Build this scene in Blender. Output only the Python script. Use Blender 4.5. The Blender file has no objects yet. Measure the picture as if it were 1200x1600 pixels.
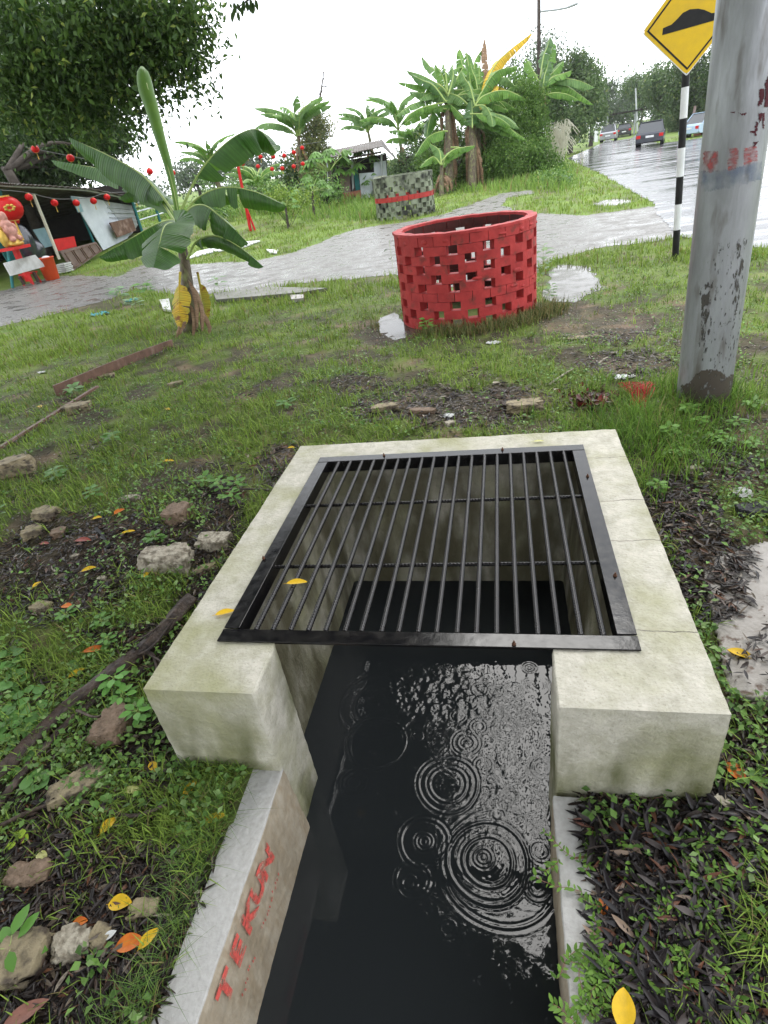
import bpy, bmesh, math, random
import numpy as np
from mathutils import Vector, Matrix
SC = bpy.context.scene
COL = SC.collection
R_ = math.radians

# ------------------------------------------------------------------ camera
CX, CY, FL = 600.0, 800.0, 895.0
CAMZ = 1.6
_r, _p, _a = R_(9.1), R_(31.2), R_(14.3)
def _rot(v): return Vector((v[0]*math.cos(_a)-v[1]*math.sin(_a), v[0]*math.sin(_a)+v[1]*math.cos(_a), v[2]))
_right = Vector((1, 0, 0)); _up = Vector((0, math.sin(_p), math.cos(_p)))
FW = _rot((0, math.cos(_p), -math.sin(_p)))
RT = _rot(_right*math.cos(_r)-_up*math.sin(_r))
UP = _rot(_right*math.sin(_r)+_up*math.cos(_r))
CP = Vector((0, 0, CAMZ))
cam_d = bpy.data.cameras.new('camera'); cam = bpy.data.objects.new('camera', cam_d); COL.objects.link(cam)
cam_d.sensor_fit = 'HORIZONTAL'; cam_d.sensor_width = 36; cam_d.lens = FL/1200*36
cam_d.clip_end = 3000; cam_d.clip_start = .05
M = Matrix.Identity(4)
for i in range(3):
    M[i][0] = RT[i]; M[i][1] = UP[i]; M[i][2] = -FW[i]; M[i][3] = CP[i]
cam.matrix_world = M
SC.camera = cam

# ------------------------------------------------------------------ sky, sun, exposure
SUN_EL, SUN_AZ = R_(56), R_(3)
w = bpy.data.worlds.new("World"); SC.world = w; w.use_nodes = True
nt = w.node_tree; bg = nt.nodes['Background']
sky = nt.nodes.new('ShaderNodeTexSky'); sky.sky_type = 'NISHITA'; sky.sun_disc = False
sky.sun_elevation = SUN_EL; sky.sun_rotation = SUN_AZ
mixw = nt.nodes.new('ShaderNodeMix'); mixw.data_type = 'RGBA'
mixw.inputs[0].default_value = .93
mixw.inputs[7].default_value = (15.0, 15.5, 16.2, 1)        # even cloud layer under the sky
nt.links.new(sky.outputs[0], mixw.inputs[6]); nt.links.new(mixw.outputs[2], bg.inputs[0])
bg.inputs[1].default_value = .13
sd = bpy.data.lights.new('sun', 'SUN'); so = bpy.data.objects.new('sun', sd); COL.objects.link(so)
sd.energy = 1.5; sd.angle = R_(30); sd.color = (1, .97, .92)
so.rotation_euler = (R_(90)-SUN_EL, 0, math.pi-SUN_AZ); so.location = (0, 0, 30)
SC.view_settings.view_transform = 'Standard'; SC.view_settings.look = 'None'
SC.view_settings.exposure = .58; SC.view_settings.gamma = 1
SC.cycles.max_bounces = 8; SC.cycles.transparent_max_bounces = 8

# ------------------------------------------------------------------ helpers
rng = np.random.default_rng(7); rd = random.Random(11)
def ss(t):
    t = np.clip(t, 0, 1); return t*t*(3-2*t)
_perm = np.random.default_rng(3).random((256, 256))
def vnoise(x, y, f=1.0):
    x = np.asarray(x)*f+40.3; y = np.asarray(y)*f+71.7
    xi = np.floor(x).astype(int); yi = np.floor(y).astype(int); fx = ss(x-xi); fy = ss(y-yi)
    a = _perm[xi % 256, yi % 256]; b = _perm[(xi+1) % 256, yi % 256]
    c = _perm[xi % 256, (yi+1) % 256]; d = _perm[(xi+1) % 256, (yi+1) % 256]
    return (a*(1-fx)+b*fx)*(1-fy)+(c*(1-fx)+d*fx)*fy
def fbm(x, y, f=1.0): return vnoise(x, y, f)*.5+vnoise(x, y, f*2.1)*.3+vnoise(x, y, f*4.3)*.2
def gz(x, y):
    x = np.asarray(x, float); y = np.asarray(y, float)
    z = -.19+.25*ss((y-.9)/2.0)-.06*ss((y-4)/3)
    z = z+.06*ss((x-.5)/.5)*ss((2.5-y)/1.0)
    z = z+.6*ss((y-16)/7)*ss((-5-x)/6)
    z = z+.8*ss((y-90)/60)
    b = (fbm(x, y, 1.7)-.5)*.07+(fbm(x, y, 6)-.5)*.02
    return z+b*ss((7.2-y)/1.5)
def ray(px, py): return FW*FL+RT*(px-CX)-UP*(py-CY)
def W(px, py, dz=0.0):
    d = ray(px, py); z = 0.0
    for _ in range(14):
        t = (z-CAMZ)/d[2]; p = CP+d*t; z = float(gz(p[0], p[1]))+dz
    return Vector((p[0], p[1], z))
def Wz(px, py, z):
    d = ray(px, py); return CP+d*((z-CAMZ)/d[2])
def D(px, py, dep): return CP+ray(px, py)*(dep/FL)
def dep(p): return (Vector(p)-CP).dot(FW)
def PX(p):
    v = Vector(p)-CP; f = v.dot(FW); return CX+FL*v.dot(RT)/f, CY-FL*v.dot(UP)/f
def onplane(px, py, A, n):
    d = ray(px, py); return CP+d*((Vector(A)-CP).dot(n)/d.dot(n))
def pixels(x, y, z):
    vx, vy, vz = x-CP[0], y-CP[1], z-CP[2]
    f = vx*FW[0]+vy*FW[1]+vz*FW[2]; f = np.where(f < .05, .05, f)
    return CX+FL*(vx*RT[0]+vy*RT[1]+vz*RT[2])/f, CY-FL*(vx*UP[0]+vy*UP[1]+vz*UP[2])/f

# materials
MT = {}
def node(nt, t, **k):
    n = nt.nodes.new(t)
    for a, b in k.items(): setattr(n, a, b)
    return n
def mat(name, c1, c2=None, scale=8, rough=.6, r2=None, bump=0, bscale=40, c3=None, s3=2, spec=None, metal=0, attr=None,
        trans=0, stretch=None, emit=0, thr=(.35, .65), thr3=(.5, .7), ior=None, coord='Object', bdist=.01):
    m = bpy.data.materials.new(name); m.use_nodes = True; nt = m.node_tree; b = nt.nodes['Principled BSDF']
    L = nt.links.new
    def rgba(c): return (c[0], c[1], c[2], 1)
    tc = node(nt, 'ShaderNodeTexCoord'); vec = tc.outputs[coord]
    if stretch:
        mp = node(nt, 'ShaderNodeMapping'); mp.inputs['Scale'].default_value = stretch; L(vec, mp.inputs[0]); vec = mp.outputs[0]
    b.inputs['Base Color'].default_value = rgba(c1); b.inputs['Roughness'].default_value = rough; b.inputs['Metallic'].default_value = metal
    b.inputs['Specular IOR Level'].default_value = .16 if spec is None else spec
    if ior: b.inputs['IOR'].default_value = ior
    out = None
    if c2 is not None:
        n = node(nt, 'ShaderNodeTexNoise'); n.inputs['Scale'].default_value = scale; n.inputs['Detail'].default_value = 6; n.inputs['Roughness'].default_value = .65
        L(vec, n.inputs['Vector'])
        mr = node(nt, 'ShaderNodeMapRange'); mr.inputs[1].default_value = thr[0]; mr.inputs[2].default_value = thr[1]; L(n.outputs[0], mr.inputs[0])
        mx = node(nt, 'ShaderNodeMix', data_type='RGBA'); mx.inputs[6].default_value = rgba(c1); mx.inputs[7].default_value = rgba(c2)
        L(mr.outputs[0], mx.inputs[0]); out = mx.outputs[2]
        if r2 is not None:
            m2 = node(nt, 'ShaderNodeMapRange'); m2.inputs[3].default_value = rough; m2.inputs[4].default_value = r2
            L(mr.outputs[0], m2.inputs[0]); L(m2.outputs[0], b.inputs['Roughness'])
        if c3 is not None:
            n3 = node(nt, 'ShaderNodeTexNoise'); n3.inputs['Scale'].default_value = s3; n3.inputs['Detail'].default_value = 5; L(vec, n3.inputs['Vector'])
            r3 = node(nt, 'ShaderNodeMapRange'); r3.inputs[1].default_value = thr3[0]; r3.inputs[2].default_value = thr3[1]; L(n3.outputs[0], r3.inputs[0])
            x3 = node(nt, 'ShaderNodeMix', data_type='RGBA'); x3.inputs[7].default_value = rgba(c3); L(out, x3.inputs[6]); L(r3.outputs[0], x3.inputs[0]); out = x3.outputs[2]
    if attr:
        at = node(nt, 'ShaderNodeAttribute', attribute_name=attr)
        mu = node(nt, 'ShaderNodeMix', data_type='RGBA', blend_type='MULTIPLY'); mu.inputs[0].default_value = 1
        if out is not None: L(out, mu.inputs[6])
        else: mu.inputs[6].default_value = rgba(c1)
        L(at.outputs['Color'], mu.inputs[7]); out = mu.outputs[2]
    if out is not None: L(out, b.inputs['Base Color'])
    if bump:
        nb = node(nt, 'ShaderNodeTexNoise'); nb.inputs['Scale'].default_value = bscale; nb.inputs['Detail'].default_value = 8; L(vec, nb.inputs['Vector'])
        bp = node(nt, 'ShaderNodeBump'); bp.inputs['Strength'].default_value = bump; bp.inputs['Distance'].default_value = bdist
        L(nb.outputs[0], bp.inputs['Height']); L(bp.outputs[0], b.inputs['Normal'])
    if trans:
        tr = node(nt, 'ShaderNodeBsdfTranslucent'); ms = node(nt, 'ShaderNodeMixShader'); ms.inputs[0].default_value = trans
        if out is not None: L(out, tr.inputs[0])
        else: tr.inputs[0].default_value = rgba(c1)
        L(b.outputs[0], ms.inputs[1]); L(tr.outputs[0], ms.inputs[2]); L(ms.outputs[0], nt.nodes['Material Output'].inputs[0])
    MT[name] = m; return m

# objects
def tag(o, label=None, cat=None, group=None, kind=None):
    if label: o['label'] = label
    if cat: o['category'] = cat
    if group: o['group'] = group
    if kind: o['kind'] = kind
    return o
def thing(name, label, cat, loc=(0, 0, 0), group=None, rotz=0):
    o = bpy.data.objects.new(name, None); COL.objects.link(o); o.location = loc; o.rotation_euler = (0, 0, rotz)
    o.empty_display_size = .1
    return tag(o, label, cat, group)
def base_of(o):
    p = Vector((0, 0, 0))
    while o is not None: p = p+Vector(o.location); o = o.parent
    return p
class MB:
    def __init__(s): s.v = []; s.f = []; s.mi = []; s.c = []; s.cur = 0
    def add(s, vs, fs):
        b = len(s.v); s.v.extend([tuple(v) for v in vs]); s.f.extend([tuple(i+b for i in f) for f in fs]); s.mi.extend([s.cur]*len(fs)); return b
    def box(s, c, d, rz=0, mat=None):
        x, y, z = d[0]/2, d[1]/2, d[2]/2
        pts = [Vector((sx*x, sy*y, sz*z)) for sz in (-1, 1) for sy in (-1, 1) for sx in (-1, 1)]
        m = mat if mat else Matrix.Rotation(rz, 3, 'Z')
        s.add([m@p+Vector(c) for p in pts], [(0, 2, 3, 1), (4, 5, 7, 6), (0, 1, 5, 4), (2, 6, 7, 3), (0, 4, 6, 2), (1, 3, 7, 5)])
    def bar(s, a, b, wd, th, up=(0, 0, 1)):
        a, b = Vector(a), Vector(b); t = (b-a); l = t.length; t.normalize(); sx = t.cross(Vector(up)).normalized(); u = sx.cross(t)
        m = Matrix((sx, t, u)).transposed(); s.box((a+b)/2, (wd, l, th), mat=m)
    def tube(s, pts, rad, n=8, cap=True):
        pts = [Vector(p) for p in pts]; k = len(pts)
        if not hasattr(rad, '__len__'): rad = [rad]*k
        vs = []; ref = None
        for i, p in enumerate(pts):
            t = (pts[min(i+1, k-1)]-pts[max(i-1, 0)]); t = t.normalized() if t.length > 1e-9 else Vector((0, 0, 1))
            if ref is None: ref = Vector((1, 0, 0)) if abs(t.x) < .9 else Vector((0, 1, 0))
            u = (ref-t*ref.dot(t)).normalized(); ref = u; q = t.cross(u)
            for j in range(n):
                a = 2*math.pi*j/n; vs.append(p+(u*math.cos(a)+q*math.sin(a))*rad[i])
        fs = [(i*n+j, i*n+(j+1) % n, (i+1)*n+(j+1) % n, (i+1)*n+j) for i in range(k-1) for j in range(n)]
        if cap: fs.append(tuple(range(n))[::-1]); fs.append(tuple((k-1)*n+j for j in range(n)))
        s.add(vs, fs)
    def lathe(s, c, prof, n=16, sx=1, sy=1):
        c = Vector(c); vs = []
        for r, z in prof:
            for j in range(n):
                a = 2*math.pi*j/n; vs.append(c+Vector((r*math.cos(a)*sx, r*math.sin(a)*sy, z)))
        k = len(prof)
        fs = [(i*n+j, i*n+(j+1) % n, (i+1)*n+(j+1) % n, (i+1)*n+j) for i in range(k-1) for j in range(n)]
        fs.append(tuple(range(n))[::-1]); fs.append(tuple((k-1)*n+j for j in range(n))); s.add(vs, fs)
    def prism(s, poly, off):          # polygon (3-D points) extruded by vector off
        n = len(poly); off = Vector(off); vs = [Vector(p) for p in poly]+[Vector(p)+off for p in poly]
        s.add(vs, [tuple(range(n))[::-1], tuple(range(n, 2*n))]+[(i, (i+1) % n, n+(i+1) % n, n+i) for i in range(n)])
    def ball(s, c, r, n=10, m=7, rot=None):
        if not hasattr(r, '__len__'): r = (r, r, r)
        vs = []; c = Vector(c)
        for i in range(m+1):
            th = math.pi*(i+.001)/(m+.002)
            for j in range(n):
                a = 2*math.pi*j/n; p = Vector((r[0]*math.sin(th)*math.cos(a), r[1]*math.sin(th)*math.sin(a), -r[2]*math.cos(th)))
                if rot: p = rot@p
                vs.append(c+p)
        fs = [(i*n+j, i*n+(j+1) % n, (i+1)*n+(j+1) % n, (i+1)*n+j) for i in range(m) for j in range(n)]
        fs.append(tuple(range(n))[::-1]); fs.append(tuple(m*n+j for j in range(n))); s.add(vs, fs)
    def build(s, name, mats, parent=None, loc=None, smooth=False, recalc=True):
        org = base_of(parent) if parent is not None else (Vector(loc) if loc is not None else Vector((0, 0, 0)))
        me = bpy.data.meshes.new(name); me.from_pydata([tuple(Vector(v)-org) for v in s.v], [], s.f)
        if not isinstance(mats, (list, tuple)): mats = [mats]
        for m in mats: me.materials.append(m)
        if len(mats) > 1: me.polygons.foreach_set('material_index', s.mi)
        if recalc:
            bm = bmesh.new(); bm.from_mesh(me); bmesh.ops.recalc_face_normals(bm, faces=bm.faces); bm.to_mesh(me); bm.free()
        if smooth: me.polygons.foreach_set('use_smooth', [True]*len(me.polygons))
        me.update(); o = bpy.data.objects.new(name, me); COL.objects.link(o)
        if parent is not None: o.parent = parent
        else: o.location = org
        return o
def npmesh(name, V, F4=None, F3=None, mats=None, parent=None, loc=None, smooth=False, color=None, midx=None):
    org = np.array(base_of(parent)) if parent is not None else (np.array(loc) if loc is not None else np.zeros(3))
    me = bpy.data.meshes.new(name); V = np.asarray(V, np.float32)-org.astype(np.float32)
    n4 = 0 if F4 is None else len(F4); n3 = 0 if F3 is None else len(F3)
    parts = []
    if n4: parts.append(np.asarray(F4, np.int32).ravel())
    if n3: parts.append(np.asarray(F3, np.int32).ravel())
    loops = np.concatenate(parts); tot = np.concatenate([np.full(n4, 4, np.int32), np.full(n3, 3, np.int32)])
    st = np.concatenate([[0], np.cumsum(tot)[:-1]]).astype(np.int32)
    me.vertices.add(len(V)); me.vertices.foreach_set('co', V.ravel())
    me.loops.add(len(loops)); me.loops.foreach_set('vertex_index', loops)
    me.polygons.add(len(tot)); me.polygons.foreach_set('loop_start', st); me.polygons.foreach_set('loop_total', tot)
    if mats is not None:
        for m in (mats if isinstance(mats, (list, tuple)) else [mats]): me.materials.append(m)
    if midx is not None: me.polygons.foreach_set('material_index', np.asarray(midx, np.int32))
    if smooth: me.polygons.foreach_set('use_smooth', np.ones(len(tot), bool))
    if color is not None:
        ca = me.color_attributes.new('col', 'FLOAT_COLOR', 'POINT')
        c4 = np.ones((len(V), 4), np.float32); c4[:, :3] = color; ca.data.foreach_set('color', c4.ravel())
    me.update(calc_edges=True); me.validate()
    o = bpy.data.objects.new(name, me); COL.objects.link(o)
    if parent is not None: o.parent = parent
    else: o.location = tuple(org)
    return o
def nrm(a): return a/np.maximum(np.linalg.norm(a, axis=-1, keepdims=True), 1e-9)
def leafset(P, Dr, N, L, Wd, curl=.1, full=False, fold=.25):
    """many leaves at once: base P, direction Dr, normal N, length, width"""
    P = np.asarray(P, float); n = len(P); Dr = nrm(np.asarray(Dr, float)); S = nrm(np.cross(Dr, N)); U = np.cross(S, Dr)
    L = np.asarray(L).reshape(-1, 1)*np.ones((n, 1)); Wd = np.asarray(Wd).reshape(-1, 1)*np.ones((n, 1))*.5
    curl = np.asarray(curl).reshape(-1, 1)*np.ones((n, 1))
    if not full:
        m = P+Dr*L*.45-U*L*curl*.3
        V = np.stack([P, m+S*Wd+U*Wd*fold, P+Dr*L-U*L*curl, m-S*Wd+U*Wd*fold], 1).reshape(-1, 3)
        b = np.arange(n)[:, None]*4
        F = np.concatenate([b+np.array([0, 1, 2]), b+np.array([0, 2, 3])])
        return V, None, F, 4
    cu = np.asarray(curl).reshape(-1, 1)*np.ones((n, 1))
    def st(t, w): 
        c = P+Dr*L*t-U*L*cu*t*t; return [c+S*Wd*w+U*Wd*w*fold, c, c-S*Wd*w+U*Wd*w*fold]
    a1 = st(.28, .85); a2 = st(.6, .95); a3 = st(.85, .5)
    V = np.stack([P]+a1+a2+a3+[P+Dr*L-U*L*cu], 1).reshape(-1, 3); b = np.arange(n)[:, None]*11
    F3 = np.concatenate([b+np.array(q) for q in ([0, 1, 2], [0, 2, 3], [7, 10, 8], [8, 10, 9])])
    F4 = np.concatenate([b+np.array(q) for q in ([1, 4, 5, 2], [2, 5, 6, 3], [4, 7, 8, 5], [5, 8, 9, 6])])
    return V, F4, F3, 11
def inpoly(x, y, poly):
    x = np.asarray(x); y = np.asarray(y); r = np.zeros(x.shape, bool); n = len(poly)
    for i in range(n):
        x1, y1 = poly[i][:2]; x2, y2 = poly[(i+1) % n][:2]
        c = ((y1 > y) != (y2 > y)); 
        with np.errstate(all='ignore'): xx = (x2-x1)*(y-y1)/(y2-y1+1e-12)+x1
        r ^= c & (x < xx)
    return r
def crom(pts, n):
    pts = [Vector(p) for p in pts]; p = [pts[0]*2-pts[1]]+pts+[pts[-1]*2-pts[-2]]; out = []
    for i in range(n):
        u = i/(n-1)*(len(pts)-1); k = min(int(u), len(pts)-2); t = u-k; a, b, c, d = p[k:k+4]
        out.append(.5*((2*b)+(c-a)*t+(2*a-5*b+4*c-d)*t*t+(-a+3*b-3*c+d)*t**3))
    return out

# ------------------------------------------------------------------ materials
mat('concrete', (.485, .46, .39), (.33, .315, .25), 18, .62, bump=.8, bscale=90, c3=(.26, .26, .13), s3=3.5, thr3=(.42, .72), bdist=.006, thr=(.38, .7), spec=.25)
mat('channel', (.33, .27, .19), (.43, .38, .30), 26, .5, bump=.7, bscale=60, c3=(.23, .185, .125), s3=5, thr3=(.42, .66), bdist=.006, spec=.25, stretch=(1, 1, .4))
nt = MT['channel'].node_tree; L = nt.links.new; b = nt.nodes['Principled BSDF']; src = b.inputs['Base Color'].links[0].from_socket      # bare grey cement on the coping
g = node(nt, 'ShaderNodeNewGeometry'); sx = node(nt, 'ShaderNodeSeparateXYZ'); L(g.outputs['Position'], sx.inputs[0]); gt = node(nt, 'ShaderNodeMapRange'); gt.inputs[1].default_value = -.194; gt.inputs[2].default_value = -.190; L(sx.outputs[2], gt.inputs[0])
n5 = node(nt, 'ShaderNodeTexNoise'); n5.inputs['Scale'].default_value = 60; n5.inputs['Detail'].default_value = 6; L(g.outputs['Position'], n5.inputs['Vector']); m5 = node(nt, 'ShaderNodeMix', data_type='RGBA'); m5.inputs[6].default_value = (.30, .29, .27, 1); m5.inputs[7].default_value = (.46, .455, .44, 1); L(n5.outputs[0], m5.inputs[0])
m6 = node(nt, 'ShaderNodeMix', data_type='RGBA'); L(gt.outputs[0], m6.inputs[0]); L(src, m6.inputs[6]); L(m5.outputs[2], m6.inputs[7]); L(m6.outputs[2], b.inputs['Base Color'])
mat('blackpaint', (.005, .005, .006), (.012, .011, .010), 22, .10, r2=.22, bump=.25, bscale=26, bdist=.003, spec=.35)
mat('rebar', (.004, .004, .005), (.014, .012, .011), 60, .13, r2=.24, spec=.3)
mat('rust', (.12, .05, .025), (.04, .02, .012), 30, .7)
mat('redbrick', (.43, .045, .043), (.30, .03, .03), 7, .55, r2=.65, bump=.7, bscale=30, c3=(.10, .04, .03), s3=9, thr3=(.58, .75), bdist=.008, spec=.2)
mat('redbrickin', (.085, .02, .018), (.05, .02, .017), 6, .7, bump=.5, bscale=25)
mat('greenblock', (.25, .28, .20), (.14, .155, .11), 2.5, .7, bump=.5, bscale=20, c3=(.03, .032, .026), s3=3, thr3=(.48, .62))
mat('redstripe', (.42, .04, .035), (.25, .04, .035), 6, .6)
mat('galv', (.34, .35, .37), (.21, .215, .22), 6, .36, r2=.55, bump=.3, bscale=40, c3=(.10, .085, .07), s3=14, thr3=(.56, .74), stretch=(1, 1, .22), metal=.5)
mat('mud', (.075, .058, .042), (.11, .095, .075), 20, .75, bump=.6, bscale=60)
mat('signyellow', (.72, .47, .02), (.62, .40, .03), 6, .35)
mat('black', (.012, .012, .013), (.02, .02, .02), 10, .4)
mat('white', (.72, .73, .74), (.6, .61, .62), 7, .4)
mat('whitedirty', (.55, .56, .55), (.4, .4, .38), 5, .5, c3=(.24, .23, .2), s3=2, thr3=(.55, .75))
mat('paintred', (.50, .05, .05), (.33, .12, .12), 40, .5)
mat('paintblue', (.12, .18, .28), (.22, .25, .30), 30, .5)
mat('paintmaroon', (.09, .012, .02), (.05, .01, .015), 20, .5)
mat('soil', (.05, .038, .028))
mat('wood', (.16, .095, .07), (.10, .06, .045), 7, .5, bump=.4, bscale=20, stretch=(6, 1, 1), c3=(.27, .19, .155), s3=5)
mat('oldwood', (.075, .052, .038), (.022, .016, .014), 16, .5, bump=1, bscale=60, spec=.3, c3=(.13, .095, .075), s3=9, thr3=(.56, .7))
mat('doorwood', (.20, .15, .13), (.14, .095, .085), 6, .5)
mat('corr', (.09, .08, .07), (.06, .045, .035), 3, .6, c3=(.16, .155, .15), s3=5, spec=.2)
mat('zinc', (.42, .44, .45), (.33, .35, .36), 4, .4, metal=.2)
mat('teal', (.02, .15, .15), (.02, .10, .10), 5, .5)
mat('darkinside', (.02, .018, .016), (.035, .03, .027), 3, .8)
mat('panelblue', (.28, .42, .46), (.2, .32, .36), 4, .5)
mat('panelwhite', (.56, .60, .64), (.46, .50, .54), 4, .5)
mat('orange', (.62, .08, .025), (.5, .07, .02), 4, .4)
mat('red', (.55, .025, .025), (.42, .02, .02), 6, .4)
mat('lantern', (.62, .02, .02), (.5, .015, .015), 6, .35, trans=.2)
mat('gold', (.55, .36, .08), (.4, .25, .05), 9, .35, metal=.3)
mat('skin', (.50, .25, .20), (.42, .2, .16), 8, .45)
mat('stone', (.30, .25, .155), (.17, .14, .09), 14, .65, bump=1, bscale=60, c3=(.075, .06, .045), s3=20, thr3=(.5, .64))
mat('stonepale', (.40, .365, .29), (.2, .17, .125), 40, .6, bump=1, bscale=60, c3=(.13, .11, .08), s3=20, thr3=(.5, .62))
mat('stonepink', (.22, .155, .11), (.10, .07, .045), 30, .6, bump=.9, bscale=50)
mat('slab', (.36, .335, .31), (.27, .25, .225), 16, .42, bump=.6, bscale=70, c3=(.12, .085, .065), s3=22, thr3=(.58, .66), bdist=.004)
mat('asphaltlump', (.03, .03, .033), (.055, .055, .058), 60, .5, bump=1, bscale=90)
mat('grass', (.95, .95, .95), None, attr='col', rough=.5, trans=.35, spec=.12)
mat('litter', (.75, .75, .75), None, attr='col', rough=.34, spec=.26)
mat('leaf', (.9, .9, .9), None, attr='col', rough=.45, trans=.25, spec=.2)
mat('treeleaf', (.9, .9, .9), None, attr='col', rough=.5, trans=.3, spec=.2)
mat('bark', (.035, .028, .023), (.065, .055, .046), 6, .8, bump=.8, bscale=20)
mat('stem', (.12, .095, .06), (.045, .033, .022), 9, .5, bump=.5, bscale=22, c3=(.16, .18, .07), s3=4, stretch=(3, 3, .5))
mat('ban_dark', (.024, .075, .014), (.055, .135, .024), 5, .32, spec=.35, trans=.25)
mat('ban_mid', (.075, .175, .03), (.15, .285, .05), 3, .45, trans=.3, spec=.2)
mat('ban_pale', (.16, .27, .09), (.10, .20, .055), 3, .45, trans=.3, spec=.2)
mat('ban_bright', (.17, .30, .06), (.12, .23, .06), 3, .35, trans=.4)
mat('ban_yellow', (.66, .40, .03), (.5, .36, .04), 6, .45, trans=.25)
mat('ban_dryyellow', (.58, .36, .035), (.38, .40, .06), 4, .45, trans=.2, c3=(.25, .09, .03), s3=9, thr3=(.56, .66))
mat('ban_dry', (.27, .18, .11), (.15, .09, .055), 7, .7, bump=.5, bscale=25, trans=.1)
mat('ban_rib', (.30, .38, .12), (.22, .30, .09), 6, .4)
mat('leafyellow', (.75, .48, .03), (.62, .40, .03), 60, .35, trans=.2)
mat('leaforange', (.60, .19, .03), (.5, .12, .03), 60, .35, trans=.1)
mat('leafred', (.25, .05, .03), (.17, .04, .03), 60, .35)
mat('leafpink', (.26, .13, .10), (.19, .09, .07), 60, .3)
mat('leafpale', (.6, .58, .28), (.4, .42, .12), 60, .35, trans=.2)
mat('glass', (.02, .025, .03), None, rough=.08, spec=.8)
mat('carsilver', (.42, .43, .45), None, rough=.25, metal=.6)
mat('cardark', (.018, .022, .035), None, rough=.2, spec=.8)
mat('carblack', (.02, .02, .022), None, rough=.2, spec=.8)
mat('carblue', (.38, .48, .60), None, rough=.25)
mat('tyre', (.015, .015, .015), None, rough=.7)
mat('lightred', (.5, .02, .02), None, rough=.2)
mat('tarp', (.03, .17, .20), (.05, .27, .30), 9, .35)
mat('tarpgrey', (.10, .17, .16), (.2, .27, .25), 5, .4)
mat('brickwall', (.30, .12, .08), (.22, .09, .06), 5, .7)
mat('fencewhite', (.6, .58, .48), (.5, .48, .38), 5, .6)
mat('wire', (.10, .10, .10), None, rough=.5)
mat('redmesh', (.42, .025, .03), (.3, .02, .02), 12, .5)
mat('aluminium', (.5, .5, .5), None, rough=.3, metal=.8)

for q in ('ban_dark',):
    nt = MT[q].node_tree; tr = [n for n in nt.nodes if n.type == 'BSDF_TRANSLUCENT'][0]
    for l_ in list(tr.inputs[0].links): nt.links.remove(l_)
    tr.inputs[0].default_value = (.16, .36, .03, 1)
for q in ('ban_dark', 'ban_mid', 'ban_pale', 'ban_yellow', 'ban_dryyellow', 'ban_dry'):     # the fine cross veins of a banana leaf
    nt = MT[q].node_tree; L = nt.links.new; b = nt.nodes['Principled BSDF']
    at = node(nt, 'ShaderNodeAttribute', attribute_name='vt'); mu = node(nt, 'ShaderNodeMath', operation='MULTIPLY'); mu.inputs[1].default_value = 420; L(at.outputs['Fac'], mu.inputs[0])
    si = node(nt, 'ShaderNodeMath', operation='SINE'); L(mu.outputs[0], si.inputs[0]); nn = node(nt, 'ShaderNodeTexNoise'); nn.noise_dimensions = '1D'; nn.inputs['Scale'].default_value = 60; L(at.outputs['Fac'], nn.inputs['W'])
    ad = node(nt, 'ShaderNodeMath', operation='ADD'); L(si.outputs[0], ad.inputs[0]); L(nn.outputs[0], ad.inputs[1])
    bp = node(nt, 'ShaderNodeBump'); bp.inputs['Strength'].default_value = .35; bp.inputs['Distance'].default_value = .006; L(ad.outputs[0], bp.inputs['Height']); L(bp.outputs[0], b.inputs['Normal'])
    src = b.inputs['Base Color'].links[0].from_socket; mr = node(nt, 'ShaderNodeMapRange'); mr.inputs[1].default_value = .35; mr.inputs[2].default_value = .65; mr.inputs[3].default_value = .72; mr.inputs[4].default_value = 1.25; L(nn.outputs[0], mr.inputs[0])
    vm_ = node(nt, 'ShaderNodeVectorMath', operation='SCALE'); L(src, vm_.inputs[0]); L(mr.outputs[0], vm_.inputs['Scale'])
    for l_ in list(src.links): L(vm_.outputs[0], l_.to_socket) if l_.to_node != vm_ else None

# ------------------------------------------------------------------ outlines on the ground
def GP(l): return [tuple(W(*p)[:2]) for p in l]
PATH = GP([(-260, 560), (0, 512), (60, 497), (150, 474), (215, 450), (300, 463), (390, 456), (470, 442), (560, 437), (618, 430), (640, 445), (800, 450), (850, 415), (862, 408), (960, 386), (1062, 370), (1075, 340),
           (1022, 322), (920, 337), (815, 334), (783, 322), (795, 309), (832, 303), (830, 297), (780, 303), (735, 320), (690, 336), (640, 346), (560, 358), (515, 372), (480, 388), (400, 408), (300, 413), (222, 402), (165, 398), (90, 420), (0, 455), (-260, 530)])
_rf = [(925, 231), (940, 224), (948, 216), (958, 210), (966, 206)]
_rb = [(986, 205), (996, 209), (1003, 214), (1010, 221), (1035, 224), (1110, 214), (1200, 206), (1500, 196)]
ROAD = GP([(1062, 371), (1024, 334), (1022, 319), (990, 301), (935, 270), (886, 248)]+_rf+_rb+[(1900, 330), (1500, 425), (1200, 390)])
SLAB = [tuple(W(*p)[:2]) for p in ((1098, 905), (1125, 875), (1200, 850), (1290, 850), (1420, 1090), (1200, 1103), (1136, 1092))]
PUD = [GP([(588, 498), (612, 488), (650, 505), (662, 524), (630, 534), (598, 526)]), GP([(852, 432), (868, 414), (905, 414), (938, 432), (925, 452), (895, 470), (862, 468), (850, 455)]),
       GP([(925, 318), (950, 312), (985, 313), (988, 317), (960, 321), (928, 322)])]
CYL = (-.375, 6.78, .745); GRN = None
def foot(x, y, m=0.0):
    a = (x > -1.21-m) & (x < .57+m) & (y > 1.14-m) & (y < 2.97+m)
    b = (x > -.93-m) & (x < .21+m) & (y < 1.2)
    return a | b
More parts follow.
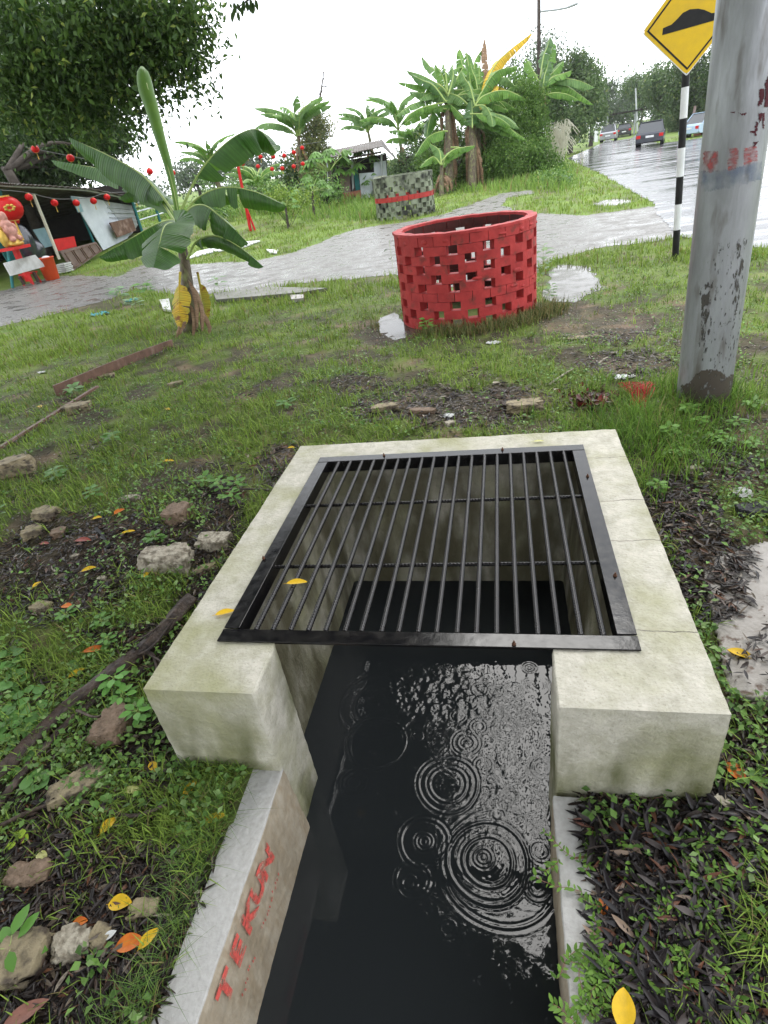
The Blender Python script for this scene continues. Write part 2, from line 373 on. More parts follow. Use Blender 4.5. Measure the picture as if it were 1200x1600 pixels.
# litter and bare patches, given where they lie in the photograph
LIT = [(60, 895, 170, 75), (150, 855, 150, 60), (300, 850, 90, 45), (350, 800, 40, 60), (250, 1000, 160, 26), (1065, 800, 70, 75), (1110, 900, 80, 90), (1060, 1330, 230, 150), (1020, 1500, 220, 210), (1180, 1200, 90, 110), (1000, 1300, 160, 90),
       (190, 1390, 140, 75), (250, 1170, 90, 55), (110, 1460, 170, 110), (60, 1330, 80, 50), (60, 1250, 90, 30), (370, 1400, 70, 40), (130, 1545, 170, 70), (330, 940, 60, 60), (950, 510, 90, 34), (880, 500, 60, 30), (600, 520, 60, 26), (690, 630, 110, 30), (590, 640, 50, 24),
       (800, 620, 60, 22), (130, 475, 110, 16), (1130, 730, 80, 30), (740, 650, 110, 24), (980, 570, 90, 26), (560, 600, 60, 18), (450, 730, 60, 40)]
def litd(x, y):
    px, py = pixels(x, y, gz(x, y)); r = np.zeros(x.shape)
    for a, b, c, d in LIT: r = np.maximum(r, 1-((px-a)/c)**2-((py-b)/d)**2)
    n = fbm(x, y, 5.0)
    return np.clip(r*2.3+(n-.5)*1.8, 0, 1)
def grassd(x, y):
    px_, py_ = pixels(x, y, gz(x, y)); cut = np.where((px_ > 870) & (py_ > 1255) & ~((px_ > 1130) & (py_ > 1330) & (py_ < 1520)), .10, 1.0)
    n = fbm(x, y, 3.3); l = litd(x, y)
    g = np.clip((n-.32)*4.6, .08, 1)*(1-.9*l)*np.where((px_ < 440) & (py_ > 1080), .6, 1)
    far = ss((np.hypot(x, y)-6)/3); g = g*(1-far)+far*np.clip((n-.2)*4, .3, 1)*(1-.8*l)
    return g*cut

# ------------------------------------------------------------------ ground
def axis(breaks, lo, hi, fine, f0, f1):
    xs = [f0]
    while xs[-1] < f1: xs.append(xs[-1]+fine)
    s = fine; x = xs[-1]
    while x < hi: s *= 1.13; x += s; xs.append(x)
    s = fine; x = f0
    pre = []
    while x > lo: s *= 1.13; x -= s; pre.append(x)
    xs = np.array(pre[::-1]+xs)
    for b in breaks: xs[np.argmin(abs(xs-b))] = b
    return xs
xs = axis([-1.15, -.915, .20, .50], -700, 700, .05, -6, 4); ys = axis([1.2, 2.9], -60, 900, .05, -1, 9)
X, Y = np.meshgrid(xs, ys, indexing='ij'); Z = gz(X, Y)
nx, ny = X.shape; I = np.arange(nx*ny).reshape(nx, ny)
F = np.stack([I[:-1, :-1], I[1:, :-1], I[1:, 1:], I[:-1, 1:]], -1).reshape(-1, 4)
cx = ((X[:-1, :-1]+X[1:, 1:])/2).ravel(); cy = ((Y[:-1, :-1]+Y[1:, 1:])/2).ravel()
hole = ((cx > -1.15) & (cx < .5) & (cy > 1.2) & (cy < 2.9)) | ((cx > -.915) & (cx < .20) & (cy < 1.2) & (cy > -1.0))
F = F[~hole]
gd = grassd(X, Y).ravel(); cc = np.stack([gd, litd(X, Y).ravel(), ss((np.hypot(X, Y).ravel()-7)/6)], 1)
gm = bpy.data.materials.new('ground'); gm.use_nodes = True; nt = gm.node_tree; b = nt.nodes['Principled BSDF']; L = nt.links.new
tc = node(nt, 'ShaderNodeTexCoord'); at = node(nt, 'ShaderNodeAttribute', attribute_name='col'); sp = node(nt, 'ShaderNodeSeparateColor'); L(at.outputs['Color'], sp.inputs[0])
def noise(s, det=6): 
    n = node(nt, 'ShaderNodeTexNoise'); n.inputs['Scale'].default_value = s; n.inputs['Detail'].default_value = det; L(tc.outputs['Object'], n.inputs['Vector']); return n.outputs[0]
def rng_(v, a, c):
    r = node(nt, 'ShaderNodeMapRange'); r.inputs[1].default_value = a; r.inputs[2].default_value = c; L(v, r.inputs[0]); return r.outputs[0]
def mx(f, a, c):
    m = node(nt, 'ShaderNodeMix', data_type='RGBA'); L(f, m.inputs[0])
    for i, v in ((6, a), (7, c)):
        if isinstance(v, tuple): m.inputs[i].default_value = v+(1,)
        else: L(v, m.inputs[i])
    return m.outputs[2]
soil = mx(rng_(noise(9), .35, .65), (.035, .026, .018), (.075, .058, .04))
soil = mx(rng_(noise(2.0), .52, .66), soil, (.17, .12, .08))
vo = node(nt, 'ShaderNodeTexVoronoi'); vo.inputs['Scale'].default_value = 55; L(tc.outputs['Object'], vo.inputs['Vector'])
vm = node(nt, 'ShaderNodeMath', operation='LESS_THAN'); vm.inputs[1].default_value = .2; L(vo.outputs[0], vm.inputs[0])
vn = node(nt, 'ShaderNodeMath', operation='MULTIPLY'); L(vm.outputs[0], vn.inputs[0]); L(rng_(noise(5), .5, .62), vn.inputs[1])
soil = mx(vn.outputs[0], soil, (.36, .33, .28))
grn = mx(rng_(noise(1.1), .35, .65), (.085, .145, .025), (.15, .215, .04))
mg = node(nt, 'ShaderNodeMath', operation='MULTIPLY'); L(sp.outputs[0], mg.inputs[0]); mg.inputs[1].default_value = .75
mg2 = node(nt, 'ShaderNodeMath', operation='MAXIMUM'); L(mg.outputs[0], mg2.inputs[0])
mg3 = node(nt, 'ShaderNodeMath', operation='MULTIPLY'); L(sp.outputs[2], mg3.inputs[0]); L(sp.outputs[0], mg3.inputs[1]); L(mg3.outputs[0], mg2.inputs[1])
L(mx(mg2.outputs[0], soil, grn), b.inputs['Base Color']); b.inputs['Roughness'].default_value = .75; b.inputs['Specular IOR Level'].default_value = .12
bp = node(nt, 'ShaderNodeBump'); bp.inputs['Strength'].default_value = .9; bp.inputs['Distance'].default_value = .02; L(noise(30, 8), bp.inputs['Height']); L(bp.outputs[0], b.inputs['Normal'])
o = npmesh('ground', np.stack([X, Y, Z], -1).reshape(-1, 3), F, None, gm, smooth=True, color=cc); tag(o, kind='structure')

# sheets that follow the ground
def sheet(name, polys, m, lift, r0, r1, dth, dr, wob=.0, th0=-.75, th1=1.25, exclude=None, level=False):
    ths = np.arange(th0, th1, dth); rs = np.exp(np.arange(math.log(r0), math.log(r1), dr))
    T, Rr = np.meshgrid(ths, rs, indexing='ij'); x = Rr*np.sin(T); y = Rr*np.cos(T)
    xc = (x[:-1, :-1]+x[1:, 1:])/2; yc = (y[:-1, :-1]+y[1:, 1:])/2
    wx = (fbm(xc, yc, 1.4)-.5)*wob; wy = (fbm(xc+9, yc+5, 1.4)-.5)*wob
    k = np.zeros(xc.shape, bool)
    for p in polys: k |= inpoly(xc+wx, yc+wy, p)
    if exclude is not None: k &= ~exclude(xc, yc)
    I = np.arange(x.size).reshape(x.shape); F = np.stack([I[:-1, :-1], I[:-1, 1:], I[1:, 1:], I[1:, :-1]], -1)[k]
    u, inv = np.unique(F.ravel(), return_inverse=True)
    V = np.stack([x, y, gz(x, y)+lift], -1).reshape(-1, 3)[u]
    if level: V[:, 2] = np.percentile(V[:, 2], 60)
    o = npmesh(name, V, inv.reshape(-1, 4), None, m, smooth=True); tag(o, kind='structure'); return o
def wetmat(name, cd, cl, sc, ra, rb, bump, bs, st=(1, 1, 1), pud=(.42, .58), bd=.01, spec=.5):
    m = bpy.data.materials.new(name); m.use_nodes = True; nt = m.node_tree; b = nt.nodes['Principled BSDF']; L = nt.links.new; b.inputs['Specular IOR Level'].default_value = spec
    tc = node(nt, 'ShaderNodeTexCoord'); mp = node(nt, 'ShaderNodeMapping'); mp.inputs['Scale'].default_value = st; L(tc.outputs['Object'], mp.inputs[0])
    n = node(nt, 'ShaderNodeTexNoise'); n.inputs['Scale'].default_value = sc; n.inputs['Detail'].default_value = 8; n.inputs['Roughness'].default_value = .6; L(mp.outputs[0], n.inputs['Vector'])
    mr = node(nt, 'ShaderNodeMapRange'); mr.inputs[1].default_value = pud[0]; mr.inputs[2].default_value = pud[1]; L(n.outputs[0], mr.inputs[0])
    r = node(nt, 'ShaderNodeMapRange'); r.inputs[3].default_value = rb; r.inputs[4].default_value = ra; L(mr.outputs[0], r.inputs[0]); L(r.outputs[0], b.inputs['Roughness'])
    n2 = node(nt, 'ShaderNodeTexNoise'); n2.inputs['Scale'].default_value = bs; n2.inputs['Detail'].default_value = 8; L(tc.outputs['Object'], n2.inputs['Vector'])
    c = node(nt, 'ShaderNodeMix', data_type='RGBA'); c.inputs[6].default_value = cl+(1,); c.inputs[7].default_value = cd+(1,); L(n2.outputs[0], c.inputs[0]); L(c.outputs[2], b.inputs['Base Color'])
    inv = node(nt, 'ShaderNodeMath', operation='SUBTRACT'); inv.inputs[0].default_value = 1.15; L(mr.outputs[0], inv.inputs[1])
    ms = node(nt, 'ShaderNodeMath', operation='MULTIPLY'); L(inv.outputs[0], ms.inputs[0]); ms.inputs[1].default_value = bump
    bp = node(nt, 'ShaderNodeBump'); bp.inputs['Distance'].default_value = bd; L(ms.outputs[0], bp.inputs['Strength']); L(n2.outputs[0], bp.inputs['Height']); L(bp.outputs[0], b.inputs['Normal'])
    MT[name] = m; return m
wetmat('pathmat', (.05, .047, .042), (.23, .22, .205), 2.6, .16, .5, 1.2, 18, pud=(.42, .62), bd=.03, spec=.2)
wetmat('roadmat', (.045, .045, .048), (.08, .08, .085), 1.0, .08, .34, .6, 40, st=(.35, 1.6, 1), pud=(.38, .56), bd=.01, spec=.3)
wetmat('puddle', (.05, .045, .036), (.10, .09, .07), 3, .06, .25, .12, 20, spec=.12)
sheet('path', [PATH], MT['pathmat'], .006, 7, 40, .0035, .006, .5, th0=-1.02)
sheet('road', [ROAD], MT['roadmat'], .012, 8, 420, .003, .006, .1, 0, 1.1)
for q in PUD: sheet('puddle', [q], MT['puddle'], .004, 5, 20, .002, .004, .45, level=True)

# ------------------------------------------------------------------ drain: concrete inlet, channel, water, grate
def poly_prism(name, poly, z0, z1, m, parent=None, voxel=.0075, disp=.005, sc=.045):
    mb = MB(); n = len(poly)
    if name == 'rim':
        tp, bt = taper_rim(); mb.add([(x, y, z0) for x, y in bt]+[(x, y, z1) for x, y in tp], [tuple(range(n))[::-1], tuple(range(n, 2*n))]+[(i, (i+1) % n, n+(i+1) % n, n+i) for i in range(n)])
    elif poly[1][0] < -.5: mb.add([(p[0]+(.045 if p[0] > -.9 else 0), p[1], z0) for p in poly]+[(p[0], p[1], z1) for p in poly], [tuple(range(n))[::-1], tuple(range(n, 2*n))]+[(i, (i+1) % n, n+(i+1) % n, n+i) for i in range(n)])
    else: mb.prism([(p[0], p[1], z0) for p in poly], (0, 0, z1-z0))
    o = mb.build(name, m, parent, loc=(poly[0][0], poly[0][1], z1) if parent is None else None, recalc=True)
    bm = bmesh.new(); bm.from_mesh(o.data); bmesh.ops.triangulate(bm, faces=[f for f in bm.faces if len(f.verts) > 4]); bm.to_mesh(o.data); bm.free()
    if voxel:
        r = o.modifiers.new('remesh', 'REMESH'); r.mode = 'VOXEL'; r.voxel_size = voxel; r.use_smooth_shade = False
        for k, (s_, d_) in enumerate(((sc, disp), (sc*5, disp*1.4))):
            t = bpy.data.textures.new(name+'_tex%d' % k, 'CLOUDS'); t.noise_scale = s_; t.noise_depth = 3
            d = o.modifiers.new('wear', 'DISPLACE'); d.texture = t; d.strength = d_; d.mid_level = .5; d.texture_coords = 'LOCAL'
    return o
# concrete of the inlet: cracks and moss belong to its surface
def concrete_detail(m, cracks):
    nt = m.node_tree; L = nt.links.new; b = nt.nodes['Principled BSDF']; src = b.inputs['Base Color'].links[0].from_socket
    g = node(nt, 'ShaderNodeNewGeometry'); s = node(nt, 'ShaderNodeSeparateXYZ'); L(g.outputs['Position'], s.inputs[0])
    n = node(nt, 'ShaderNodeTexNoise'); n.inputs['Scale'].default_value = 9; n.inputs['Detail'].default_value = 6; L(g.outputs['Position'], n.inputs['Vector'])
    add = node(nt, 'ShaderNodeMath', operation='MULTIPLY_ADD'); L(n.outputs[0], add.inputs[0]); add.inputs[1].default_value = .05; L(s.outputs[1], add.inputs[2])
    tot = None
    for y0 in cracks:
        c = node(nt, 'ShaderNodeMath', operation='COMPARE'); L(add.outputs[0], c.inputs[0]); c.inputs[1].default_value = y0+.025; c.inputs[2].default_value = .0022
        if tot is None: tot = c.outputs[0]
        else:
            q = node(nt, 'ShaderNodeMath', operation='MAXIMUM'); L(tot, q.inputs[0]); L(c.outputs[0], q.inputs[1]); tot = q.outputs[0]
    gx = node(nt, 'ShaderNodeMath', operation='GREATER_THAN'); L(s.outputs[0], gx.inputs[0]); gx.inputs[1].default_value = .38
    ml = node(nt, 'ShaderNodeMath', operation='MULTIPLY'); L(tot, ml.inputs[0]); L(gx.outputs[0], ml.inputs[1])
    m2 = node(nt, 'ShaderNodeMath', operation='MULTIPLY'); L(ml.outputs[0], m2.inputs[0]); m2.inputs[1].default_value = .7
    x = node(nt, 'ShaderNodeMix', data_type='RGBA'); L(m2.outputs[0], x.inputs[0]); L(src, x.inputs[6]); x.inputs[7].default_value = (.07, .06, .05, 1)
    # dark damp stains and algae on the inside and down the faces: more of it low down
    n2 = node(nt, 'ShaderNodeTexNoise'); n2.inputs['Scale'].default_value = 7; n2.inputs['Detail'].default_value = 7; mp = node(nt, 'ShaderNodeMapping'); mp.inputs['Scale'].default_value = (1, 1, .35)
    L(g.outputs['Position'], mp.inputs[0]); L(mp.outputs[0], n2.inputs['Vector'])
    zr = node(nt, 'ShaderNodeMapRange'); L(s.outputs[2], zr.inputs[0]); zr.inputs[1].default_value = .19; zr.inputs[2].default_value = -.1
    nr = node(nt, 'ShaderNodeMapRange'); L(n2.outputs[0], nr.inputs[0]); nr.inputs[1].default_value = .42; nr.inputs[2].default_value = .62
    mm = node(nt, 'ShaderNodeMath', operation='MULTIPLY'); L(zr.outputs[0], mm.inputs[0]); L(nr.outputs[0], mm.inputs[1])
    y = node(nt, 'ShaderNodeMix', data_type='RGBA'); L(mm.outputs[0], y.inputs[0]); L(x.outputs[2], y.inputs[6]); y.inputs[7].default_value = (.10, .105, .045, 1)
    # fine pores
    v = node(nt, 'ShaderNodeTexNoise'); v.inputs['Scale'].default_value = 110; L(g.outputs['Position'], v.inputs['Vector'])
    vr = node(nt, 'ShaderNodeMapRange'); L(v.outputs[0], vr.inputs[0]); vr.inputs[1].default_value = .60; vr.inputs[2].default_value = .70; vr.inputs[4].default_value = .35
    z = node(nt, 'ShaderNodeMix', data_type='RGBA'); L(vr.outputs[0], z.inputs[0]); L(y.outputs[2], z.inputs[6]); z.inputs[7].default_value = (.2, .19, .14, 1)
    # the pit's inner faces are mixed darker and browner below the rim
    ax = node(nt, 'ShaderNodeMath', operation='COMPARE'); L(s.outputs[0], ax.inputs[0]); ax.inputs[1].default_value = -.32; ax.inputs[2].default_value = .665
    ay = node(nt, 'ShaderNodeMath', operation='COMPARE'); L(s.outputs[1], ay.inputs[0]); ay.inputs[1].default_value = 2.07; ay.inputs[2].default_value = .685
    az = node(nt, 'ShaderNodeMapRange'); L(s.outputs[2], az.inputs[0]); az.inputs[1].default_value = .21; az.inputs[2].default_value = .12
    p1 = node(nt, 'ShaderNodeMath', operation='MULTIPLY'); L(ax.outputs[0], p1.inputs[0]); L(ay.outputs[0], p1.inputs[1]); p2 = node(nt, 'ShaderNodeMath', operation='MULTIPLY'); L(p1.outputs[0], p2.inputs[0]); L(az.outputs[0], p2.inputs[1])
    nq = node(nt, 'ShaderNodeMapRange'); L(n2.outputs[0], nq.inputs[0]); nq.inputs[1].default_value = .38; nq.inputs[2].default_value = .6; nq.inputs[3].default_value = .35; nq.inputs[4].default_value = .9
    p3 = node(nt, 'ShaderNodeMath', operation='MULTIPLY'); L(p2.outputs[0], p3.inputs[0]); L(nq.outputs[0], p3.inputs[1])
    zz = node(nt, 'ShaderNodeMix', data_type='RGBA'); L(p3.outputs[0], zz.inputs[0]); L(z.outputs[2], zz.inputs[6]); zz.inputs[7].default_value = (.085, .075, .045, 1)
    L(zz.outputs[2], b.inputs['Base Color'])
concrete_detail(MT['concrete'], (2.657, 2.248, 1.953, 1.448))
inlet = thing('drain_inlet', 'square mossy concrete box around the drain pit under the steel grate', 'drain inlet', (-.32, 2.05, -.2))
def taper_rim():
    top = [(-1.21, 1.135), (-.81, 1.135), (-.81, 1.36), (-.985, 1.36), (-.985, 2.755), (.345, 2.755), (.345, 1.36), (.125, 1.36), (.125, 1.135), (.575, 1.135), (.575, 2.985), (-1.21, 2.985)]
    bot = [(-1.21, 1.135), (-.81, 1.135), (-.81, 1.36), (-.90, 1.36), (-.90, 2.60), (.27, 2.60), (.27, 1.36), (.125, 1.36), (.125, 1.135), (.575, 1.135), (.575, 2.985), (-1.21, 2.985)]
    return top, bot
poly_prism('rim', [(-1.21, 1.135), (-.81, 1.135), (-.81, 1.36), (-.93, 1.36), (-.93, 2.70), (.30, 2.70), (.30, 1.36), (.125, 1.36), (.125, 1.135), (.575, 1.135), (.575, 2.985), (-1.21, 2.985)],
           -.95, .22, MT['concrete'], inlet)
chan = thing('drain_channel', 'narrow concrete drain channel running from the box to the photographer', 'drain channel', (-.35, 0, -.2))
cl = poly_prism('channel_wall', [(-.93, -1.2), (-.807, -1.2), (-.807, 1.15), (-.93, 1.15)], -.95, -.185, MT['channel'], chan, .007, .005, .04)
cr = poly_prism('channel_wall', [(.113, -1.2), (.215, -1.2), (.215, 1.12), (.113, 1.12)], -.95, -.185, MT['channel'], chan, .007, .005, .04)
mb = MB(); mb.box((-.35, .9, -.98), (1.4, 4.4, .06)); mb.build('channel_bed', MT['channel'], chan)
# faded stencil lettering on the left wall
pm = bpy.data.materials.new('stencilpaint'); pm.use_nodes = True; nt = pm.node_tree; b = nt.nodes['Principled BSDF']; L = nt.links.new
b.inputs['Base Color'].default_value = (.62, .10, .08, 1); b.inputs['Roughness'].default_value = .6
tcn = node(nt, 'ShaderNodeNewGeometry'); nn = node(nt, 'ShaderNodeTexNoise'); nn.inputs['Scale'].default_value = 38; nn.inputs['Detail'].default_value = 6; L(tcn.outputs['Position'], nn.inputs['Vector'])
mr = node(nt, 'ShaderNodeMapRange'); mr.inputs[1].default_value = .36; mr.inputs[2].default_value = .62; L(nn.outputs[0], mr.inputs[0])
tp = node(nt, 'ShaderNodeBsdfTransparent'); ms = node(nt, 'ShaderNodeMixShader'); L(mr.outputs[0], ms.inputs[0]); L(tp.outputs[0], ms.inputs[1]); L(b.outputs[0], ms.inputs[2]); L(ms.outputs[0], nt.nodes['Material Output'].inputs[0])
MT['stencil'] = pm
def text_mesh(ch, size, m, mtx, name, parent):
    cu = bpy.data.curves.new('t', 'FONT'); cu.body = ch; cu.size = size; cu.align_x = 'CENTER'; cu.align_y = 'CENTER'; cu.offset = size*.045; cu.extrude = .0008
    t = bpy.data.objects.new('t', cu); COL.objects.link(t); bpy.context.view_layer.update()
    me = bpy.data.meshes.new_from_object(t.evaluated_get(bpy.context.evaluated_depsgraph_get())); bpy.data.objects.remove(t)
    me.transform(mtx); me.transform(Matrix.Translation(-base_of(parent))); me.materials.clear(); me.materials.append(m)
    o = bpy.data.objects.new(name, me); COL.objects.link(o); o.parent = parent; return o
for ch, y in zip('TEKUN', (.535, .622, .712, .79, .868)):
    # local x -> +Y (away along the wall), local y -> up, facing +X
    mtx = Matrix(((0, -.045/.765, 1, -.7935), (1, 0, 0, y), (0, 1, 0, -.272), (0, 0, 0, 1)))
    text_mesh(ch, .112, pm, mtx, 'painted_letter', chan)
mb = MB()
for k in range(26):
    y = .56+.34*k/26+rd.uniform(-.004, .004); z = -.385+rd.uniform(-.012, .012)
    if 0.3 < k/26 < .5: continue
    if k == 13: mb.build('faint_paint_mark', pm, chan); mb = MB()
    a = rd.uniform(0, 3); pts = []
    for j in range(6):
        t = a+j*1.05; q = rd.uniform(.6, 1.2); pts.append((-.7885, y+math.cos(t)*.0035*q, z+math.sin(t)*.008*q))
    mb.prism(pts, (.0008, 0, 0))
mb.build('faint_paint_mark', pm, chan)
# water with rain rings
wm = bpy.data.materials.new('water'); wm.use_nodes = True; b = wm.node_tree.nodes['Principled BSDF']
b.inputs['Base Color'].default_value = (.016, .0185, .020, 1); b.inputs['Roughness'].default_value = .02; b.inputs['IOR'].default_value = 1.33
WZ = -.55
gx_ = np.arange(-1.0, .36, .0042); gy_ = np.arange(.25, 2.75, .0042); X, Y = np.meshgrid(gx_, gy_, indexing='ij')
H = np.zeros(X.shape)
def ring(px, py, rpx, amp=1.0, wl=.016, n=1, wd=.012):
    global H
    c = Wz(px, py, WZ); R0 = rpx/FL*dep(c); amp = amp*.8; r = np.hypot(X-c[0], Y-c[1]); r = r*(1+.02*np.sin(3*np.arctan2(Y-c[1], X-c[0])+px))
    for k in range(n):
        Rk = R0*(1-k/ n*.78); H += amp*.0011*np.cos(2*math.pi*(r-Rk)/wl)*np.exp(-((r-Rk)/wd)**2)*(1-.2*k)
for a in [(700, 1225, 46, 1.3, .02, 2, .014), (700, 1225, 30, .8), (663, 1315, 37, 1.2, .02, 1, .014), (663, 1315, 13, 1, .014, 2), (762, 1345, 62, 1.5, .024, 1, .016), (762, 1345, 38, 1.3, .02, 1, .014), (755, 1340, 14, 1, .014, 2), (780, 1350, 88, .5, .02, 1, .02), (645, 1375, 27, .9), (640, 1380, 12, .8),
          (588, 1160, 46, .7, .018), (552, 1222, 20, .7, .014, 2), (728, 1160, 20, 1, .014, 2), (748, 1135, 14, .8, .012, 2, .008), (755, 1195, 15, .8, .012, 2, .008), (840, 1385, 21, 1.1, .016, 2), (750, 1077, 13, .8, .012, 2, .008), (775, 1080, 13, .8, .012, 2, .008), (827, 1043, 9, .8, .012, 2, .008),
          (653, 1150, 8, .8, .012, 2, .008), (730, 1095, 18, .7, .014, 2, .008), (715, 1118, 13, .7, .012, 2, .008), (848, 1200, 18, .8, .014, 2), (790, 1138, 22, .5, .012, 2, .008), (820, 1260, 34, .4, .012, 2), (540, 1240, 5, .6, .01, 1, .006), (845, 1330, 16, .7, .012, 2), (590, 1100, 60, .6, .03, 2, .02), (800, 1080, 16, .5, .012, 2, .008), (700, 1450, 12, .25), (600, 1500, 9, .2)]: ring(*a)
for k in range(26):
    ring(rd.uniform(680, 862), rd.uniform(1060, 1330), rd.uniform(5, 24), rd.uniform(.15, .45), rd.uniform(.009, .013), 2, .007)
for k in range(5):
    ring(rd.uniform(640, 860), rd.uniform(1060, 1350), rd.uniform(30, 110), rd.uniform(.15, .3), .022, 1, .012)
patch = np.exp(-(((X+.02)/.22)**2))*np.exp(-(((Y-1.45)/.42)**2))+.5*np.exp(-(((X+.45)/.2)**2))*np.exp(-(((Y-1.75)/.18)**2))
H += np.exp(-(((X+.35)/.28)**2))*np.exp(-(((Y-1.80)/.13)**2))*(fbm(X, Y, 26)-.5)*.011
H += patch*((fbm(X, Y, 38)-.5)*.0024+(fbm(X+3, Y, 80)-.5)*.0005)
H += (fbm(X, Y, 9)-.5)*.0003
I = np.arange(X.size).reshape(X.shape); F = np.stack([I[:-1, :-1], I[1:, :-1], I[1:, 1:], I[:-1, 1:]], -1).reshape(-1, 4)
o = npmesh('drain_water', np.stack([X, Y, WZ+H], -1).reshape(-1, 3), F, None, wm, smooth=True); tag(o, kind='structure')
mb = MB(); mb.add([(-.9, -1.1, WZ), (.2, -1.1, WZ), (.2, .252, WZ), (-.9, .252, WZ)], [(0, 1, 2, 3)]); o = mb.build('drain_water', wm); tag(o, kind='structure')

GT = .2275
grate = thing('drain_grate', 'black steel grate of ribbed bars bolted over the drain pit', 'grate', (-.32, 2.075, .222))
def angle(a, b, inner):       # flat flange plus a leg hanging down on the inner side
    mb = MB(); a, b = Vector(a), Vector(b); inn = Vector(inner); fw_ = .060
    c0 = a+inn*fw_/2; c1 = b+inn*fw_/2; mb.bar(c0, c1, fw_, .006)
    l0 = a+inn*(fw_-.003)-Vector((0, 0, .032)); l1 = b+inn*(fw_-.003)-Vector((0, 0, .032)); mb.bar(l0, l1, .006, .062)
    return mb
x0, x1, y0, y1 = -1.03, .388, 1.355, 2.795
for a, b_, inn in (((x0, y0, GT), (x1, y0, GT), (0, 1, 0)), ((x0, y1, GT), (x1, y1, GT), (0, -1, 0)), ((x0, y0+.067, GT+.0008), (x0, y1-.067, GT+.0008), (1, 0, 0)), ((x1, y0+.067, GT+.0008), (x1, y1-.067, GT+.0008), (-1, 0, 0))):
    o = angle(a, b_, inn).build('frame_side', MT['blackpaint'], grate)
    bv = o.modifiers.new('edge', 'BEVEL'); bv.width = .0012; bv.segments = 2
def rebar(a, b, r, pitch=.014):
    a, b = Vector(a), Vector(b); l = (b-a).length; t = (b-a)/l; n = int(l/pitch); u = Vector((0, 0, 1)); q = t.cross(u); vs = []; N = 10; k = 0
    S = n*4
    for i in range(S+1):
        s = i/S*l
        for j in range(N):
            an = 2*math.pi*j/N; ph = (s/pitch+an/(2*math.pi)*1.0) % 1.0
            rr = r*(1.0+.24*(1 if ph < .38 else 0)); 
            if abs(math.cos(an)) > .95: rr = r*1.1
            vs.append(a+t*s+(q*math.cos(an)+u*math.sin(an))*rr)
    fs = [(i*N+j, i*N+(j+1) % N, (i+1)*N+(j+1) % N, (i+1)*N+j) for i in range(S) for j in range(N)]
    mb = MB(); mb.add(vs, fs); return mb
for i in range(19):
    x = -.905+i*(.285+.905)/18+rd.uniform(-.002, .002)
    rebar((x+rd.uniform(-.003, .003), y0+.062, GT-.006), (x, y1-.062, GT-.006+rd.uniform(-.002, .001)), .0086).build('bar', MT['rebar'], grate, smooth=True, recalc=False)
for y in (1.815, 2.305):
    rebar((x0+.062, y, GT-.022), (x1-.062, y+.012, GT-.022), .0072).build('cross_bar', MT['rebar'], grate, smooth=True, recalc=False)
for px, py in ((600, 712), (785, 703), (918, 745), (961, 900), (803, 1007), (412, 873)):
    p = Wz(px, py, GT+.004); mb = MB(); mb.lathe((p[0], p[1], GT+.003), [(.006, 0), (.0075, .003), (.0065, .007), (.003, .010), (.003, .016)], 6); mb.build('bolt', MT['rust'], grate)

# ------------------------------------------------------------------ ring-shaped brick planters
def brick_ring(name, label, cx, cy, rad, z0, nper, courses, ch, th, gap, solid, matname, stripe=None, jit=.0028):
    t = thing(name, label, 'planter', (cx, cy, z0))
    mb = MB(); rj = random.Random(int(rad*100))
    for c in range(courses):
        za = z0+c*ch; kind = solid(c); per = 2*math.pi/nper; off = (c % 2)*.5*per
        mb.cur = 1 if (stripe is not None and c == stripe) else 0
        for k in range(nper):
            spans = []
            if kind == 'solid':
                spans = [(0, .5), (.5, 1)]
            else: spans = [(gap/2, 1-gap/2)]
            for s0, s1 in spans:
                a0 = off+(k+s0)*per; a1 = off+(k+s1)*per; r = rad+rj.uniform(-jit, jit); zj = rj.uniform(-.003, .003)
                n = 3; ro = r; ri = r-th; e = .004 if kind == 'solid' else 0
                vs = []
                for j in range(n+1):
                    a = a0+e+(a1-a0-2*e)*j/n
                    for rr in (ri, ro):
                        for zz in (za+.001, za+ch*.995+zj): vs.append((cx+rr*math.cos(a), cy+rr*math.sin(a), zz))
                fs = []; inn_ = []
                for j in range(n):
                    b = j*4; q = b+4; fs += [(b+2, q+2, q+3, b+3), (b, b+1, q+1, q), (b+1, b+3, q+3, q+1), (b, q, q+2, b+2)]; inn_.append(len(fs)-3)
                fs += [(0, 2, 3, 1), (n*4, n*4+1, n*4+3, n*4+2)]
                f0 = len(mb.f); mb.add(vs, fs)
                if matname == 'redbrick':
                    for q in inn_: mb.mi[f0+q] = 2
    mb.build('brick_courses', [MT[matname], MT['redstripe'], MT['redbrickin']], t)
    return t
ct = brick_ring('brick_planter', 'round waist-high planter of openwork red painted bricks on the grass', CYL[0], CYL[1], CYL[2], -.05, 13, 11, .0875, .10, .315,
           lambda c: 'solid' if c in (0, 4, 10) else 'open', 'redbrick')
mb = MB()        # mortar cap around the rim
N = 60; vs = []
for i in range(N):
    a = 2*math.pi*i/N; j = .006*math.sin(i*2.3)+.004*math.sin(i*5.1)
    for r, z in ((CYL[2]+.008+j, .912), (CYL[2]+.006+j, .938), (CYL[2]-.05, .944), (CYL[2]-.09-j, .938), (CYL[2]-.092-j, .912)):
        vs.append((CYL[0]+r*math.cos(a), CYL[1]+r*math.sin(a), z+j*.4))
mb.add(vs, [(i*5+k, ((i+1) % N)*5+k, ((i+1) % N)*5+(k+1) % 5, i*5+(k+1) % 5) for i in range(N) for k in range(5)]); mb.build('mortar_cap', MT['redbrick'], ct)
